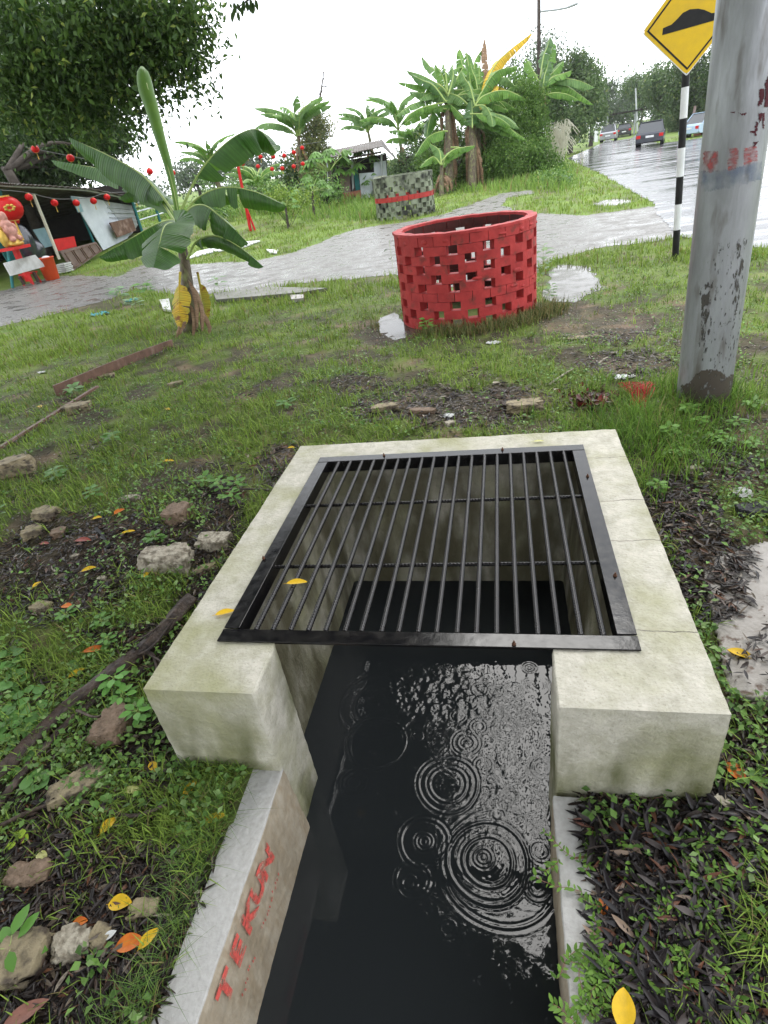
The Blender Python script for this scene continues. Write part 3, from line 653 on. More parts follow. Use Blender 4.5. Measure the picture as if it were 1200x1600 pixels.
for k in range(14):       # rough plaster lumps on the rim and flank
    a = rd.uniform(3.3, 6.2); z = rd.choice([.86, .87, .36, .33, .5]) ; p = (CYL[0]+(CYL[2]+.001)*math.cos(a), CYL[1]+(CYL[2]+.001)*math.sin(a), z)
    mb = MB(); mb.ball(p, (.045*rd.uniform(.6, 1.3), .007, .016*rd.uniform(.6, 1.5)), 9, 6, Matrix.Rotation(a+math.pi/2, 3, 'Z')); mb.build('plaster_lump', MT['redbrick'], ct, smooth=True)
gA, gB = W(592, 347), W(672, 331)
gc = (gA+gB)/2; grad = (gB-gA).length/2*1.0
gcx, gcy = gc[0], gc[1]+.3; GRN = (gcx, gcy, grad)
brick_ring('brick_planter', 'round planter of mossy grey green bricks with one red stripe beyond the path', gcx, gcy, grad, -.05, 17, 9, .135, .12, .40, lambda c: 'solid' if c in (8, 4) else 'open', 'greenblock', stripe=4, jit=.015)

# ------------------------------------------------------------------ utility pole and road sign
pb = (W(1068, 618)+W(1140, 636))/2; pb = Vector((pb[0], pb[1]+.05, -.1))
def aty(px, py, y):
    d = ray(px, py); return CP+d*((y-CP[1])/d[1])
ptop = aty(1176, 0, pb[1]); pdir = (ptop-Vector((pb[0], pb[1], 0))).normalized()
prad = 74/2/FL*dep((pb[0], pb[1], 0))
pole = thing('utility_pole', 'thick leaning galvanised steel pole smeared with mud and paint by the grate', 'pole', pb)
mb = MB(); mb.tube([pb+pdir*t for t in np.linspace(0, 7.5, 40)], [prad*(1-.012*t) for t in np.linspace(0, 7.5, 40)], 48); mb.build('shaft', MT['galv'], pole, smooth=True)
def pole_hit(px, py, off=.0012):
    d = ray(px, py).normalized(); o0 = CP-pb; ax = pdir
    dp = d-ax*d.dot(ax); op = o0-ax*o0.dot(ax)
    tz = (CP-pb).dot(ax)
    R0 = prad*.985
    for _ in range(3):
        a = dp.dot(dp); b = 2*dp.dot(op); c = op.dot(op)-R0*R0; disc = b*b-4*a*c
        if disc < 0: t = -b/(2*a)
        else: t = (-b-math.sqrt(disc))/(2*a)
        p = CP+d*t; h = (p-pb).dot(ax); R0 = prad*(1-.012*h)
    rad = (p-pb-ax*(p-pb).dot(ax)).normalized(); return pb+ax*h+rad*(R0+off)
def pole_patch(name, outline, m, nsub=6, off=.0012):
    xs_ = [p[0] for p in outline]; ys_ = [p[1] for p in outline]; st = max(.8, (max(xs_)-min(xs_))/60)
    gx = np.arange(min(xs_), max(xs_)+st, st); gy = np.arange(min(ys_), max(ys_)+st, st)
    idx = {}; mb = MB(); fs = []; vs = []
    def vid(i, j):
        if (i, j) not in idx: idx[(i, j)] = len(vs); vs.append(pole_hit(gx[i], gy[j], off))
        return idx[(i, j)]
    A, B = np.meshgrid(gx[:-1]+st/2, gy[:-1]+st/2, indexing='ij'); k = inpoly(A+(fbm(A, B, .4)-.5)*5, B+(fbm(A+50, B, .4)-.5)*5, outline)
    for i in range(len(gx)-1):
        for j in range(len(gy)-1):
            if k[i, j]: fs.append((vid(i, j), vid(i+1, j), vid(i+1, j+1), vid(i, j+1)))
    if fs: mb.add(vs, fs); mb.build(name, m, pole, smooth=True, recalc=False)
def worn(name, c, sc, a, b_, st=(1, 1, 1)):
    m = bpy.data.materials.new(name); m.use_nodes = True; nt = m.node_tree; b = nt.nodes['Principled BSDF']; L = nt.links.new
    b.inputs['Base Color'].default_value = c+(1,); b.inputs['Roughness'].default_value = .6
    g = node(nt, 'ShaderNodeNewGeometry'); mp = node(nt, 'ShaderNodeMapping'); mp.inputs['Scale'].default_value = st; L(g.outputs['Position'], mp.inputs[0])
    n = node(nt, 'ShaderNodeTexNoise'); n.inputs['Scale'].default_value = sc; n.inputs['Detail'].default_value = 7; L(mp.outputs[0], n.inputs['Vector'])
    r = node(nt, 'ShaderNodeMapRange'); r.inputs[1].default_value = a; r.inputs[2].default_value = b_; L(n.outputs[0], r.inputs[0])
    t = node(nt, 'ShaderNodeBsdfTransparent'); s = node(nt, 'ShaderNodeMixShader'); L(r.outputs[0], s.inputs[0]); L(t.outputs[0], s.inputs[1]); L(b.outputs[0], s.inputs[2]); L(s.outputs[0], nt.nodes['Material Output'].inputs[0])
    MT[name] = m; return m
worn('wornred', (.40, .07, .07), 30, .34, .75, (1, 1, 3)); worn('wornblue', (.13, .18, .27), 14, .36, .95, (1, 1, 1)); worn('wornmud', (.045, .034, .024), 40, .30, .44, (1, 1, .6)); worn('grime', (.035, .03, .025), 80, .60, .68, (1, 1, .3)); worn('grimethick', (.04, .034, .028), 45, .48, .60, (1, 1, .35)); worn('faintred', (.34, .06, .06), 20, .40, .7)
pole_patch('red_paint_smear', [(1138, 232), (1153, 231), (1154, 250), (1149, 264), (1137, 266), (1136, 252), (1142, 246)], MT['wornred'])
pole_patch('red_paint_smear', [(1163, 232), (1182, 228), (1184, 250), (1172, 256), (1162, 259)], MT['wornred'])
pole_patch('red_paint_smear', [(1100, 236), (1122, 236), (1124, 268), (1098, 270)], MT['faintred'])
pole_patch('blue_paint_band', [(1092, 268), (1136, 265), (1190, 252), (1190, 280), (1150, 292), (1095, 300)], MT['wornblue'])
pole_patch('mud_coat', [(1064, 604), (1078, 598), (1089, 582), (1104, 577), (1126, 580), (1136, 590), (1146, 584), (1158, 590), (1150, 644), (1064, 644)], MT['wornmud'], off=.0016)
pole_patch('grime_streak', [(1105, 385), (1170, 370), (1160, 470), (1150, 560), (1128, 590), (1092, 560), (1090, 470), (1100, 430)], MT['grime'])
pole_patch('grime_streak', [(1152, 372), (1163, 372), (1162, 420), (1154, 452), (1149, 500), (1147, 440), (1152, 410)], MT['grimethick'], off=.0018)
pole_patch('grime_streak', [(1108, 392), (1140, 386), (1150, 390), (1148, 394), (1110, 398)], MT['grime'], off=.0018)
pole_patch('grime_streak', [(1096, 450), (1108, 440), (1112, 500), (1104, 560), (1096, 540)], MT['grimethick'], off=.0018)
for q in ([(1186, 140), (1193, 138), (1194, 150), (1190, 160), (1186, 156)], [(1184, 160), (1192, 152), (1190, 162), (1184, 168)], [(1185, 178), (1191, 176), (1190, 186), (1187, 192)], [(1181, 190), (1184, 192), (1183, 200), (1181, 214), (1179, 208), (1171, 207), (1171, 205), (1179, 204)], [(1178, 222), (1185, 220), (1181, 227), (1177, 231)], [(1152, 176), (1167, 177), (1164, 180)], [(1139, 175), (1149, 174), (1147, 177)], [(1196, 128), (1204, 110), (1206, 165), (1194, 168)], [(1191, 176), (1194, 176), (1193, 202), (1191, 202)]):
    pole_patch('painted_stroke', q, MT['paintmaroon'], off=.002)

sb = W(1055, 404)
sign = thing('road_sign', 'yellow diamond speed hump warning sign on a black and white striped post', 'road sign', sb)
tp_ = aty(1072, 113, sb[1]); sdir = (tp_-sb).normalized(); slen = (tp_-sb).length
def alongpost(py):
    lo, hi = 0., 6.
    for _ in range(40):
        m_ = (lo+hi)/2
        if PX(sb+sdir*m_)[1] > py: lo = m_
        else: hi = m_
    return m_
ysx = [404, 359, 319, 276, 231, 185, 136, 90]
prw = 10.5/2/FL*dep(sb+sdir*1.0)
for i in range(len(ysx)-1):
    a_, c_ = alongpost(ysx[i])-(.15 if i == 0 else 0), alongpost(ysx[i+1])
    mb = MB(); mb.tube([sb+sdir*a_, sb+sdir*c_], prw, 16); mb.build('post_band', MT['black'] if i % 2 == 0 else MT['white'], sign, smooth=False)
# the board, a vertical diamond facing the near side road
A_ = aty(1004, 51, sb[1]-.06); B_ = aty(1073, 117, sb[1]-.06); u1 = (A_-B_)
side = u1.length
cen_dir = Vector((0, 0, 1)); ctr = B_+Vector((0, 0, 1))*0
# square from bottom corner: left edge u1, right edge its perpendicular in the board plane
nb_ = Vector((0, -1, 0)); u2 = nb_.cross(u1)*-1.0
if u2[0] < 0: u2 = -u2
def SB(a, b, o=0): return B_+u1*a+u2*b+nb_*o
def rpoly(pts, r=.07):
    out = []; n = len(pts)
    for i, (a, b) in enumerate(pts):
        p = Vector((a, b)); q0 = Vector(pts[i-1]); q1 = Vector(pts[(i+1) % n]); d0 = (q0-p).normalized(); d1 = (q1-p).normalized()
        for k in range(5):
            t = k/4; out.append(tuple((p+d0*r*(1-t)**2+d1*r*t*t)))
    return out
mb = MB(); mb.prism([SB(a, b, .0) for a, b in rpoly([(0, 0), (1, 0), (1, 1), (0, 1)])], -nb_*.006); mb.build('board', MT['signyellow'], sign)
mb = MB()
e0, e1 = .045, .07
for (a, b), (c, d), (e, f), (g, h) in (((e0, e0), (1-e0, e0), (1-e1, e1), (e1, e1)), ((1-e0, e0), (1-e0, 1-e0), (1-e1, 1-e1), (1-e1, e1)), ((1-e0, 1-e0), (e0, 1-e0), (e1, 1-e1), (1-e1, 1-e1)), ((e0, 1-e0), (e0, e0), (e1, e1), (e1, 1-e1))):
    mb.prism([SB(a, b, .002), SB(c, d, .002), SB(e, f, .002), SB(g, h, .002)], nb_*.001)
mb.build('border_line', MT['black'], sign)
mb = MB(); nE = []
for (a, b), (c, d) in (((0, 0), (1, 0)), ((1, 0), (1, 1)), ((1, 1), (0, 1)), ((0, 1), (0, 0))):
    mb.bar(SB(a, b, -.012), SB(c, d, -.012), .012, .016, up=nb_)
mb.build('board_rim', MT['aluminium'], sign)
hp = [(1034.6, 55), (1036, 44), (1049, 38.5), (1058, 30), (1067, 20), (1078, 14.5), (1091, 13.5), (1101, 15.5), (1112, 20.5), (1126, 18.5), (1146, 14), (1144, 24)]
mb = MB(); pts = [onplane(x, y, B_+nb_*.002, nb_) for x, y in hp]; mb.prism(pts, nb_*.001); mb.build('hump_symbol', MT['black'], sign)

# ------------------------------------------------------------------ banana plants
def banana_leaf(path, wid, m, parent, name='leaf', up=(0, 0, 1), droop=.55, tears=6, n=26, seed=0, shape=.55, rib=True, stalk=.12, ragged=.09, ribr=.012, label=None):
    r = random.Random(seed); pts = crom(path, n); up = Vector(up); mb = MB(); TV = []
    fr = []
    for i, p in enumerate(pts):
        t = (pts[min(i+1, n-1)]-pts[max(i-1, 0)]).normalized(); s_ = t.cross(up)
        if s_.length < 1e-3: s_ = Vector((1, 0, 0))
        s_.normalize(); q = s_.cross(t).normalized(); fr.append((p, t, s_, q))
    i0 = max(1, int(stalk*n))
    def wd(i):
        t = (i-i0)/(n-1-i0); t = min(max(t, 0), 1); return wid*(max(0, math.sin(math.pi*min(t**.75, 1)))**shape)*(1 if t < .97 else .6)+.004
    for sgn in (-1, 1):
        cuts = sorted(set([i0, n-1]+[r.randrange(i0+1, n-1) for _ in range(tears)]))
        for a, b in zip(cuts[:-1], cuts[1:]):
            dr = droop*(1+r.uniform(-.35, .45)); sl = r.uniform(-.12, .12); sh = 1-r.uniform(0, .12); vs = []; K = 5
            for i in range(a, b+1):
                p, t, s_, q = fr[i]; w_ = wd(i)*sh
                if i == a and a != i0: w_ *= .93
                if i == b and b != n-1: w_ *= .9
                pos = p.copy(); vs.append(pos); TV += [i/(n-1)]*K
                for k in range(1, K):
                    ang = dr*(.35+.65*k/(K-1))*1.35; st = w_/(K-1)
                    wav = math.sin(i*1.3+k*.8+sgn)*ragged*w_*k/K
                    pos = pos+s_*sgn*st*math.cos(ang)-q*st*math.sin(ang)+t*st*(.18+sl)+q*wav*.3
                    vs.append(pos)
            m_ = b-a+1; mb.add(vs, [(i*K+k, i*K+k+1, (i+1)*K+k+1, (i+1)*K+k) for i in range(m_-1) for k in range(K-1)])
    o = mb.build(name, m, parent, smooth=True, recalc=False)
    ca = o.data.attributes.new('vt', 'FLOAT', 'POINT'); ca.data.foreach_set('value', np.array(TV, np.float32))
    if label: o['label'] = label
    if rib:
        mb = MB(); mb.tube([p-q*.006 for p, t, s_, q in fr], [ribr*(1.6-1.35*i/(n-1)) for i in range(n)], 6); mb.build('midrib', MT['ban_rib'] if 'dry' not in m.name else m, o, smooth=True)
    return o
bb = W(297, 519); bd = dep(bb)
def Bp(px, py, dz=0): return D(px, py, bd+dz)
ban = thing('banana_plant', 'young banana plant with glossy dark leaves and one rolled upright leaf beside path', 'banana plant', bb)
mb = MB(); mb.tube(crom([bb-Vector((0, 0, .05)), Bp(296, 480), Bp(292, 440), Bp(287, 400), Bp(280, 360), Bp(277, 335)], 22), list(np.linspace(.105, .04, 22)), 14); mb.build('trunk', MT['stem'], ban, smooth=True)
mb = MB(); mb.tube(crom([Bp(279, 350), Bp(272, 300), Bp(263, 260), Bp(250, 215), Bp(236, 165), Bp(228, 140), Bp(222, 106)], 24), [.03, .03, .032, .035, .038, .042, .046, .05, .054, .058, .062, .066, .072, .078, .083, .088, .093, .096, .098, .1, .1, .095, .08, .03], 14)
o = mb.build('rolled_leaf', MT['ban_bright'], ban, smooth=True); o['label'] = 'pale green rolled young leaf pointing up'
mb = MB(); mb.tube(crom([Bp(290, 400, -.05), Bp(272, 300, -.05), Bp(250, 215, -.045), Bp(229, 130, -.085)], 16), .007, 6); mb.build('leaf_edge', MT['ban_rib'], o, smooth=True)
bspec = [
 # path, half width, up vector, droop, tears, material
 ([(280, 345, 0), (252, 305, .1), (215, 268, .2), (160, 238, .3), (106, 214, .35)], .32, (0, -.5, 1), 1.0, 4, 'ban_dark'),
 ([(276, 350, .1), (240, 300, .4), (195, 275, .6), (150, 262, .8), (80, 250, .9)], .20, (.0, -.2, 1), .9, 3, 'ban_dark'),
 ([(280, 335, 0), (305, 280, 0), (335, 240, -.1), (372, 210, -.2), (405, 203, -.2), (432, 238, -.2)], .33, (-.3, -.4, 1), .85, 3, 'ban_dark'),
 ([(282, 345, 0), (305, 312, -.1), (345, 293, -.2), (395, 298, -.3), (448, 322, -.3)], .24, (0, -.3, 1), .85, 5, 'ban_dark'),
 ([(284, 365, -.1), (292, 330, -.2), (318, 320, -.4), (352, 345, -.5), (388, 380, -.5)], .26, (.1, -.4, 1), .9, 4, 'ban_dark'),
 ([(292, 405, -.1), (306, 378, -.2), (335, 368, -.4), (372, 384, -.5), (412, 417, -.5)], .16, (0, -.3, 1), .95, 5, 'ban_dark'),
 ([(284, 370, -.1), (275, 345, -.3), (248, 348, -.6), (205, 372, -.7), (154, 402, -.7)], .25, (0, -.5, 1), .75, 3, 'ban_dark'),
 ([(286, 385, -.2), (276, 352, -.5), (258, 352, -.9), (249, 380, -1.1), (240, 418, -1.2)], .31, (.1, -1, .4), .35, 3, 'ban_dark'),
 ([(282, 350, .2), (265, 322, .3), (240, 300, .4), (210, 295, .5), (185, 310, .5)], .20, (0, -.4, 1), .8, 3, 'ban_dark'),
]
for i, (pa, wd_, up_, dr_, te, mm_) in enumerate(bspec):
    banana_leaf([Bp(*q) for q in pa], wd_*1.18, MT[mm_], ban, up=up_, droop=dr_*1.12, tears=te, seed=i+3, n=34, stalk=.22, shape=.5)
banana_leaf([Bp(281, 425, -.15), Bp(280, 448, -.2), Bp(280, 480, -.25), Bp(282, 515, -.2)], .15, MT['ban_dryyellow'], ban, name='dry_leaf', up=(0, -1, .1), droop=.3, tears=7, seed=50, stalk=.3, label='yellow green withered leaf hanging down')
banana_leaf([Bp(308, 425, .05), Bp(313, 450, .1), Bp(318, 475, .1), Bp(322, 502, .1)], .12, MT['ban_dryyellow'], ban, name='dry_leaf', up=(-.4, -1, .1), droop=.35, tears=7, seed=51, stalk=.25, label='orange yellow withered leaf hanging down')
for i, (a, c, d_) in enumerate((((292, 430), (303, 470), (308, 512)), ((300, 440), (312, 480), (316, 518)), ((290, 460), (288, 492), (280, 524)), ((295, 470), (300, 500), (300, 530)), ((286, 480), (280, 508), (274, 528)), ((302, 470), (322, 505), (326, 522)))):
    banana_leaf([Bp(*a, -.12), Bp(*c, -.2), Bp(*d_, -.25)], .055, MT['ban_dry'], ban, name='dry_sheath', up=(rd.uniform(-.6, .6), -1, .2), droop=.9, tears=2, seed=60+i, n=12, stalk=0, rib=False)

def banana_tree(label, base, top, rt, leaves, group=None, dry=3, seed=0, name='banana_plant', drylen=1.6, sheath=True):
    t = thing(name, label, 'banana plant', base, group); r = random.Random(seed)
    mb = MB(); mid = (Vector(base)+Vector(top))/2+Vector((r.uniform(-.08, .08), 0, 0)); mb.tube(crom([Vector(base)-Vector((0, 0, .1)), mid, top], 12), list(np.linspace(rt, rt*.55, 12)), 10); mb.build('trunk', MT['stem'], t, smooth=True)
    for i, (pa, wd_, mm_) in enumerate(leaves):
        banana_leaf(pa, wd_, MT[mm_], t, up=(r.uniform(-.3, .3), -.55, 1), droop=r.uniform(.5, .95), tears=r.randrange(8, 15), seed=seed*31+i, n=18, ribr=.022, ragged=.1)
    for i in range(dry):
        a = r.uniform(-2.8, -.3); h = r.uniform(.45, .95); p0 = Vector(base).lerp(Vector(top), h); ln = r.uniform(.5, 1)*drylen; dx = Vector((math.cos(a), math.sin(a)*.6, 0))
        zb = Vector(base)[2]+.1
        p1 = p0+dx*.32-Vector((0, 0, .35*ln)); p2 = p0+dx*.42-Vector((0, 0, ln)); p2[2] = max(p2[2], zb)
        banana_leaf([p0, p1, p2], .16, MT['ban_dry'], t, name='dry_leaf', up=(r.uniform(-.5, .5), -1, .3), droop=.9, tears=6, seed=seed*7+i, n=10, stalk=.05, rib=False, ragged=.3)
    return t
def leafpath(pa, dp): return [D(x, y, dp+(q[0] if q else 0)) for x, y, *q in pa]
def clump(label, base_px, top_px, rt, lv, seed, dd=None, na=12, **k):
    rq = random.Random(seed*5); lv = list(lv)
    for i in range(na):
        a = rq.uniform(-.6, 3.7); l_ = rq.uniform(45, 85); x, y = top_px; y += rq.uniform(-8, 26); x += rq.uniform(-5, 5); lv.append(([(x, y), (x+math.cos(a)*l_*.35, y-math.sin(a)*l_*.35-6), (x+math.cos(a)*l_*.7, y-math.sin(a)*l_*.55-4), (x+math.cos(a)*l_, y-math.sin(a)*l_*.85+4)], rq.uniform(6, 8), rq.choice(['ban_mid', 'ban_pale', 'ban_mid', 'ban_dark', 'ban_mid', 'ban_pale', 'ban_pale', 'ban_dryyellow' if i % 5 == 0 else 'ban_mid'])))
    base = W(*base_px); d0 = dd or dep(base); base = Vector(base) if dd is None else Vector((*D(*base_px, dd)[:2], 0))
    sc = d0/FL; L_ = []
    for pa, wpx, mm_ in lv: L_.append((leafpath(pa, d0+random.Random(len(L_)+seed).uniform(-1.0, .6)), wpx*sc*1.5, mm_))
    return banana_tree(label, base, D(*top_px, d0), rt, L_, seed=seed, group='banana plants of the big clump' if 'clump' in label else None, **k)
clump('banana plant in front of the clump with a yellow leaf arching up right', (737, 296), (738, 168), .22, [
  ([(745, 172), (768, 112), (790, 84), (833, 50)], 9, 'ban_yellow'), ([(740, 165), (738, 150), (735, 130), (733, 112)], 9, 'ban_bright'),
  ([(742, 165), (752, 145), (775, 112), (810, 103)], 10, 'ban_mid'), ([(740, 168), (755, 150), (787, 141), (818, 152)], 10, 'ban_mid'),
  ([(738, 170), (715, 150), (680, 143), (653, 156)], 10, 'ban_pale'), ([(737, 200), (728, 188), (718, 177), (704, 163)], 7, 'ban_mid'),
  ([(738, 195), (750, 190), (757, 200)], 7, 'ban_pale'), ([(744, 190), (765, 190), (795, 200), (822, 218)], 9, 'ban_mid'),
  ([(738, 200), (738, 180), (737, 150)], 11, 'ban_dark'), ([(742, 165), (757, 165), (767, 180), (770, 198)], 8, 'ban_pale'), ([(739, 160), (733, 130), (722, 100), (718, 76)], 8, 'ban_mid')], 5, dry=16, drylen=2.4)
clump('banana plant left in the clump with drooping leaves and a short yellow one', (702, 301), (698, 150), .2, [
  ([(700, 150), (695, 142), (682, 129), (660, 129)], 8, 'ban_yellow'), ([(700, 150), (690, 142), (660, 134), (620, 128)], 8, 'ban_mid'),
  ([(700, 148), (690, 135), (660, 118), (635, 110)], 8, 'ban_pale'), ([(700, 155), (680, 150), (656, 158), (616, 182)], 9, 'ban_pale'),
  ([(698, 155), (684, 160), (672, 185), (666, 218)], 12, 'ban_dark'), ([(700, 205), (690, 205), (668, 215), (648, 245)], 9, 'ban_mid'),
  ([(703, 145), (715, 120), (722, 105), (700, 112)], 7, 'ban_mid'), ([(700, 150), (692, 120), (680, 100)], 7, 'ban_mid'), ([(700, 150), (708, 120), (706, 100)], 6, 'ban_pale'), ([(700, 160), (712, 170), (722, 190)], 8, 'ban_dark'),
  ([(704, 230), (718, 231), (699, 245), (693, 262)], 7, 'ban_mid'), ([(698, 170), (670, 168), (650, 180), (630, 195)], 8, 'ban_mid')], 6, dry=16, drylen=2.6)
clump('banana plant deepest in the clump with a brown dead leaf standing up', (748, 292), (745, 140), .2, [
  ([(748, 140), (741, 100), (755, 74)], 6, 'ban_mid'), ([(752, 140), (758, 110), (757, 85), (757, 60)], 4, 'ban_dry'), ([(745, 142), (735, 115), (730, 90), (728, 82)], 8, 'ban_mid'),
  ([(748, 140), (770, 120), (790, 122), (805, 135)], 8, 'ban_pale'), ([(745, 140), (725, 125), (700, 112)], 8, 'ban_pale'), ([(748, 150), (762, 150), (782, 160), (795, 175)], 8, 'ban_mid'), ([(748, 142), (765, 125), (776, 100)], 8, 'ban_mid')], 7, dry=4, dd=26.5)
clump('vine covered banana plant right in the clump with upright leaves', (832, 262), (846, 128), .2, [
  ([(842, 130), (836, 115), (829, 104), (822, 90)], 8, 'ban_bright'), ([(845, 128), (850, 110), (857, 92), (866, 68)], 9, 'ban_mid'), ([(846, 132), (855, 122), (865, 112), (881, 95)], 9, 'ban_mid'),
  ([(847, 138), (862, 132), (885, 134), (928, 164)], 8, 'ban_mid'), ([(844, 140), (830, 150), (815, 165)], 8, 'ban_mid')], 8, dry=2, drylen=1.3, dd=27.5)
clump('low banana plant at the left foot of the clump', (690, 306), (690, 258), .12, [([(690, 258), (676, 245), (655, 262)], 7, 'ban_mid'), ([(690, 258), (700, 240), (712, 232)], 7, 'ban_mid'), ([(690, 258), (686, 235), (672, 224)], 7, 'ban_pale')], 9, na=1, dry=5, drylen=1)
def autobanana(label, dp, top_px, base_py, leng, seed, mats=('ban_mid', 'ban_pale'), n=9, group=None, wd=.26, rt=.16, dry=3):
    r = random.Random(seed); top = D(*top_px, dp); base = Vector((top[0]+r.uniform(-.2, .2), top[1], float(gz(top[0], top[1])))); lv = []
    n += 4
    for i in range(n):
        a = 2*math.pi*(i+r.uniform(-.3, .3))/n; el = r.uniform(.35, 1.3); ln = leng*r.uniform(.7, 1.1); h = Vector((math.cos(a), math.sin(a), 0))
        p1 = top+h*ln*.3*math.cos(el)+Vector((0, 0, ln*.38*math.sin(el))); p2 = top+h*ln*.68*math.cos(el*.8)+Vector((0, 0, ln*.55*math.sin(el))); p3 = top+h*ln*(.95-.2*el)+Vector((0, 0, ln*(.78*math.sin(el)-.16)))
        lv.append(([top-Vector((0, 0, .1)), p1, p2, p3], wd*1.1*r.uniform(.8, 1.1), r.choice(mats)))
    return banana_tree(label, base, top, rt, lv, seed=seed, group=group, dry=dry)
autobanana('banana plant with tattered grey green leaves left of the yellowish tree', 30, (466, 212), 0, 2.9, 21, ('ban_pale', 'ban_mid', 'ban_pale'), 12, wd=.30)
autobanana('thin banana plant farther left behind the lantern strings', 27, (330, 262), 0, 2.1, 22, ('ban_pale', 'ban_mid'), 9, wd=.2)
autobanana('banana plant behind the left end of the hut roof', 42, (575, 205), 0, 3.0, 23, ('ban_pale',), 11, wd=.3)
autobanana('banana plant rising behind the right end of the hut roof', 39, (622, 200), 0, 3.2, 24, ('ban_pale', 'ban_mid'), 12, wd=.34)
autobanana('pale banana plant between the hut roof and the big clump', 36, (650, 225), 0, 2.4, 25, ('ban_pale', 'ban_mid'), 10, wd=.32)
autobanana('small banana plant in the undergrowth beside the red post', 24, (405, 292), 0, 1.6, 26, ('ban_mid', 'ban_pale'), 8, wd=.2, rt=.09, dry=1)

# ------------------------------------------------------------------ trees
def crown(name, blobs, leaf, cols, parent, dens=1.0, seed=0, clump=7, m='treeleaf', droop=.4, full=False, spread=2.6):
    r = np.random.default_rng(seed); P = []; C = []
    for (c, rad, n) in blobs:
        n = int(n*dens/clump); c = np.array(c, float); rad = np.array(rad if hasattr(rad, '__len__') else (rad,)*3, float)
        u = nrm(r.normal(size=(n, 3))); rr = r.random((n, 1))**.45; ctr = c+u*rr*rad
        tint = r.random((n, 1))
        pp = (ctr[:, None, :]+r.normal(size=(n, clump, 3))*leaf*spread*.5).reshape(-1, 3); P.append(pp); C.append(np.repeat(tint, clump, 0))
    P = np.concatenate(P); C = np.concatenate(C); n = len(P)
    Dr = r.normal(size=(n, 3)); Dr[:, 2] -= droop; N = r.normal(size=(n, 3))*.7; N[:, 2] += 1
    L_ = leaf*r.uniform(.7, 1.25, n)
    V, F4, F3, k = leafset(P, Dr, N, L_, L_*.45, curl=.15, full=full)
    a, b = np.array(cols[0]), np.array(cols[1]); c = a+(b-a)*np.clip(C+r.normal(size=(n, 1))*.15, 0, 1)
    if len(cols) > 2:
        s = r.random((n, 1)) < .04; c = np.where(s, np.array(cols[2]), c)
    return npmesh(name, V, F4, F3, MT[m], parent=parent, color=np.repeat(c, k, 0))
def limbs(name, base, tips, r0, parent, seed=0, m='bark', bend=1.2):
    r = random.Random(seed); mb = MB(); base = Vector(base)
    for fork, tip, rr in tips:
        fork, tip = Vector(fork), Vector(tip); mid = fork.lerp(tip, .5)+Vector((r.uniform(-bend, bend), r.uniform(-bend, bend), r.uniform(0, bend)))*.5
        mb.tube(crom([fork, mid, tip], 10), list(np.linspace(rr, rr*.18, 10)), 7)
    return mb
def tree(label, base, h, blobs, leaf, cols, dens=1, seed=0, tr=.2, group=None, name='tree', clump_=7, m='treeleaf', forkh=.45):
    t = thing(name, label, 'tree', base, group); base = Vector(base); r = random.Random(seed)
    f = base+Vector((r.uniform(-.3, .3), r.uniform(-.3, .3), h*forkh)); mb = MB(); mb.tube(crom([base-Vector((0, 0, .2)), base.lerp(f, .5)+Vector((.1, 0, 0)), f], 8), list(np.linspace(tr*.8, tr*.5, 8)), 9)
    mb2 = limbs('x', base, [(f, b[0], tr*.4) for b in blobs[:8]], tr, t, seed); mb.add(mb2.v, mb2.f); mb.build('trunk', MT['bark'], t, smooth=True)
    crown('crown', blobs, leaf, cols, t, dens, seed, clump_, m); return t
DG = ((.028, .055, .02), (.075, .13, .035), (.18, .22, .06)); MG = ((.055, .10, .04), (.13, .20, .07), (.22, .26, .09)); HG = ((.07, .10, .065), (.13, .18, .10), (.18, .2, .13))
def pb_(px, py, dp, rpx, n, ry=None, flat=.8):
    r = rpx/FL*dp; return (tuple(D(px, py, dp)), (r, r*1.2, (ry/FL*dp if ry else r*flat)), n)
# the big tree whose boughs hang over the drain
bl = [pb_(205, 165, 12, 26, 420), pb_(165, 160, 12, 26, 500), pb_(120, 165, 12, 40, 1100), pb_(300, 130, 12, 14, 160), pb_(40, 40, 11.5, 75, 3400), pb_(130, 20, 11, 80, 3600), pb_(225, 25, 11.5, 60, 2600), pb_(278, 55, 11.5, 34, 1100), pb_(60, 110, 12, 75, 3200), pb_(150, 100, 12, 55, 2200), pb_(235, 95, 12, 45, 1300), pb_(290, 105, 12, 26, 420),
      pb_(215, 140, 12, 26, 420), pb_(185, 60, 12.5, 60, 2000), pb_(105, 75, 13.5, 95, 3600), pb_(20, 75, 13, 70, 2400), pb_(90, 140, 12.5, 45, 1500), pb_(20, 155, 12, 45, 1500), pb_(290, 15, 11, 36, 900), pb_(140, 140, 13, 34, 800), pb_(250, 60, 12.5, 50, 1500)]
over = []
